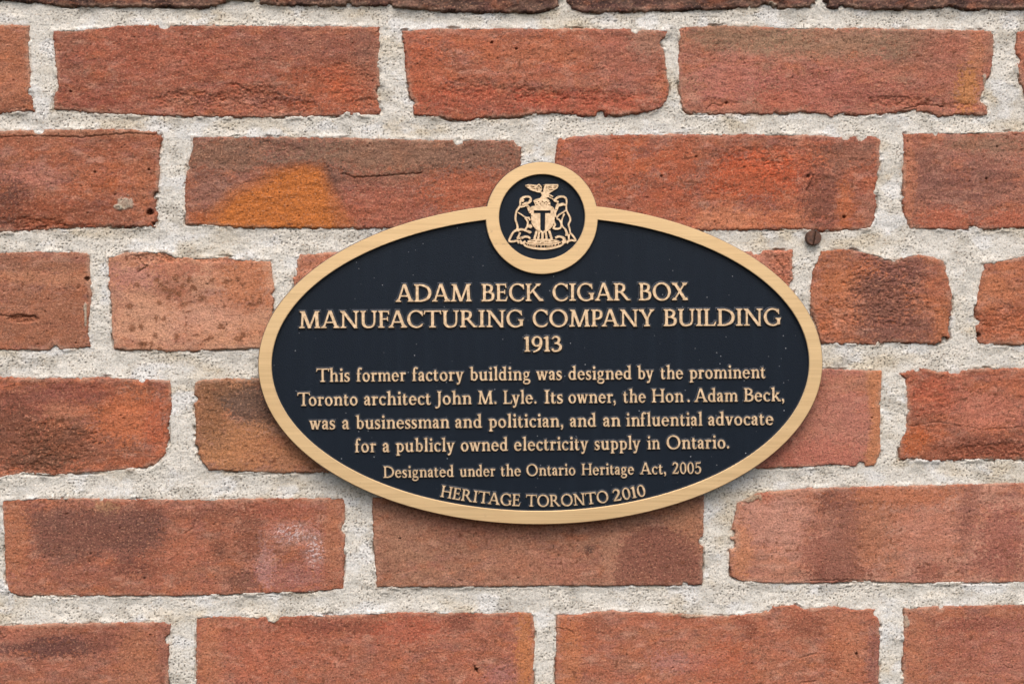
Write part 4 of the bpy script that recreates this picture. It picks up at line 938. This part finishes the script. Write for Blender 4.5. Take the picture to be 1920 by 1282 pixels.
# ------------------------------------------------------------------ coat of arms (traced in an 8.84x enlargement)
def cz_(pl): return [(x / 8.84, -y / 8.84) for x, y in pl]
def cs(pts, w=None):
    p = [(a[0] / 8.84, -a[1] / 8.84, (a[2] if len(a) > 2 else w) * 1.38 / 8.84) for a in pts]
    return stroke(p, 4)
def cd(x, y, r, n=6): return disc(x / 8.84, -y / 8.84, r / 8.84, n)
def crest(name, pos, neg, dy, parent, label=None):
    V, T, E = union([p if area2(p) > 0 else p[::-1] for p in pos], neg, eps=1e-3)
    P = np.stack([940 + V[:, 0], 335 - V[:, 1]], 1)
    yt = Y_FIELD - 0.0013 - dy
    R = Relief()
    R.add(P, T, E, yt, [(.35, yt + 0.00045, 0), (.75, Y_FIELD - 0.0004, 2), (1.6, Y_FIELD + 0.00005, 1)], yt, True, .25)
    return R.build(name, [M_LETTER, M_SIDE, M_PAINT], parent, label)

hill = cz_([(440,1025),(560,1000),(800,1000),(880,1010),(965,1030),(940,1055),(800,1078),(700,1082),(560,1075),(430,1055)])
base_pos = [hill] + cs([(585,870),(548,1005)],28) + cs([(628,880),(610,1005)],26) + cs([(683,900),(682,1005)],30) + cs([(735,880),(752,1005)],26) + cs([(790,860),(838,1005)],28)
base_neg = sum([rect(x0/8.84,-(y+5)/8.84,x1/8.84,-(y-5)/8.84) for x0,x1,y in ((590,640,1040),(660,700,1062),(720,790,1040),(500,560,1030),(820,880,1030))],[])
arms = crest('coat_of_arms', base_pos, base_neg, 0.0, plaque, 'raised brass coat of arms inside the round medallion')
sh = [cz_([(560,450),(545,400),(530,372),(560,345),(640,325),(735,320),(790,352),(812,390),(812,450),(862,478),(886,520),(890,620),(880,720),(850,790),(800,845),(740,885),(690,912),(640,888),(575,845),(530,790),(502,740),(492,640),(488,520),(470,490),(500,462)])]
Tn = [cz_([(540,528),(815,528),(815,574),(728,574),(722,850),(690,880),(648,850),(645,574),(540,574)])]
dots = sum([cd(x, y, r) for x, y, r in ((575,402,10),(620,385,11),(642,412,9),(682,380,11),(712,406,9),(742,386,11),(772,402,9),(798,388,9),(590,430,10),(652,430,8),(750,428,8),(790,436,11),(480,510,10),(845,495,8),(505,560,7),(505,620,8),(870,560,8))], [])
crest('shield', sh, Tn + dots, 0.00018, arms)
eagle = [cz_([(395,112),(440,95),(520,100),(590,108),(622,88),(652,108),(682,150),(672,192),(645,222),(600,216),(540,205),(490,180),(440,162),(412,136)]),
         cz_([(690,110),(730,95),(820,95),(942,95),(946,130),(930,160),(890,186),(840,216),(800,242),(790,262),(720,242),(688,228),(700,180),(712,130)]),
         cz_([(640,215),(720,232),(800,262),(790,300),(735,325),(640,330),(672,285),(662,252)])] + cs([(760,258),(810,275),(858,302)],14) + cs([(740,296),(800,310),(872,352)],13) + cs([(645,225),(560,205),(470,175)],16)
eneg = cs([(412,124),(455,130)],13) + cs([(485,126),(552,140)],13) + cs([(500,156),(560,172)],8) + cs([(575,165),(605,172)],9) + cs([(605,152),(622,112),(655,165)],9) + cs([(670,165),(690,130),(722,112)],10) + cs([(590,190),(612,198)],7) \
     + sum([cs([(a,b_),(c_,d_)],8) for a,b_,c_,d_ in ((735,162,762,156),(775,136,832,126),(780,162,842,152),(860,126,922,122),(790,190,850,182),(860,152,910,146),(740,128,760,126))],[])
crest('eagle', eagle, eneg, 0.00009, arms)
lb = cs([(315,440,22),(316,380,24),(335,330,26),(400,303,24),(462,305,24),(488,335,22),(485,375,24),(455,400,24),(400,412,26),(345,430,22)]) + cd(350,360,30,10) + cd(470,365,18,8) \
   + cs([(315,440,22),(290,485,24),(255,535,24),(240,600,24),(236,680,24),(256,745,22),(270,805,24),(262,850,26),(300,865,26)]) + cs([(315,468,22),(370,462,20),(410,440,22)]) \
   + cs([(415,430,26),(448,475,34),(468,530,36),(492,570,30)]) + cs([(275,562,12),(340,602,14),(400,642,16),(472,652,20)]) + cs([(388,650,14),(420,682,22),(440,725,22),(428,795,22),(398,840,20),(368,850,16)]) \
   + cs([(440,640,18),(480,690,20)]) + cs([(440,785,30),(480,790,44),(502,815,26)]) + cs([(262,855,30),(340,842,26),(410,865,24),(475,890,34),(488,905,20)]) \
   + cs([(262,850,28),(200,890,24),(155,965,26),(132,1035,24),(200,1042,24),(262,1030,26),(300,1062,40)]) + cs([(310,890,24),(290,950,24),(270,990,26),(320,985,26)]) + cs([(330,985,30),(400,962,24),(455,972,26),(478,1000,20)]) + cs([(300,1030,40),(345,1070,30),(400,1035,20)])
crest('bear', lb, cd(290,1010,10) + cd(372,1010,14) + cd(425,1012,9) + cd(300,1050,8) + cd(440,470,9) + cd(465,545,8), 0.00005, arms)
rb = cs([(880,378,26),(905,335,28),(960,303,26),(1030,302,24),(1072,332,24),(1082,390,20),(1078,440,20)]) + cd(895,362,26,10) + cd(930,385,22,8) + cs([(920,425,30),(965,440,34),(1020,425,30),(1078,445,18)]) \
   + cs([(935,440,40),(912,510,34),(892,580,22),(905,635,22)]) + cs([(915,655,20),(955,602,18),(1035,552,18),(1075,525,18)]) + cs([(1078,440,18),(1080,520,20),(1112,592,22),(1140,650,22),(1142,700,22),(1116,762,22),(1132,830,20),(1142,905,20)]) \
   + cs([(1045,582,20),(1012,660,16),(1000,740,18),(1022,800,18),(1075,852,20)]) + cs([(918,660,20),(968,692,20),(990,752,18),(980,818,20),(905,832,24),(850,812,26)]) + cs([(872,715,22),(892,770,22),(862,802,26)]) \
   + cs([(1062,845,22),(1085,900,30),(1085,950,40)]) + cs([(1142,900,20),(1190,952,22),(1232,1028,22),(1165,1022,24),(1115,1035,26),(1080,1065,36)]) + cs([(1122,920,26),(1118,980,22),(1125,1020,20)]) + cs([(895,985,24),(950,962,24),(1005,970,26),(1050,1000,36)]) + cs([(1040,1000,34),(1050,1050,40),(1000,1040,24)])
crest('beaver', rb, cd(1092,975,10) + cd(1075,1040,9) + cd(995,1005,14) + cd(945,995,9) + cd(910,520,9) + cd(1120,880,8), 0.00005, arms)
sc_pos = cs([(372,1060,20),(385,1100,24),(450,1132,26),(570,1156,26),(700,1164,28),(850,1150,26),(950,1122,26),(1015,1090,24),(1030,1060,20)]) + cs([(400,1062,14),(480,1080,14),(690,1096,16),(880,1082,14),(985,1052,14)]) \
   + sum([cs([(x, y - 14), (x + dx, y + 14)], 9) for x, y, dx in ((430,1090,8),(470,1102,-3),(492,1106,3),(515,1108,3),(540,1112,3),(566,1114,-4),(600,1116,4),(650,1120,5),(668,1120,-5),(715,1121,3),(760,1118,-4),(778,1116,4),(802,1114,3),(828,1112,3),(850,1108,2),(885,1102,5),(905,1098,-5),(950,1084,-6))], [])
crest('scroll', sc_pos, [], 0.00012, arms)

# ------------------------------------------------------------------ screw left in the joint
sx_, sz_ = wallpt(1526.4, 446)
screw = thing('screw', 'rusty brown slotted screw head sticking out of the mortar above the smallest brick', 'screw')
screw.location = (float(sx_), 0.0, float(sz_))
ORG_P = ORG
ORG = (float(sx_), 0.0, float(sz_))
hd = ell(1526.4, 445.5, 13.2, 13.2, 40)
slot = [(1528.2, 429), (1532.2, 430), (1525.8, 463), (1521.8, 462)]
V, T, E = union([up(hd)], [up(slot)], eps=1e-3)
R = Relief(); yt = -0.0034
R.add(dn(V), T, E, yt, [(.6, yt + .0002, 0), (1.3, yt + 0.0011, 0), (1.3, 0.004, 0)], yt)
R.build('screw_head', [M_RUST, M_RUST], screw)
V, T, E = union([up(ell(1526.4, 445.5, 12.6, 12.6, 40))], eps=1e-3)
R = Relief(); R.add(dn(V), T, E, yt + .0016, [(.3, 0.012, 0)], yt)
R.build('shank', [M_RUST, M_RUST], screw)
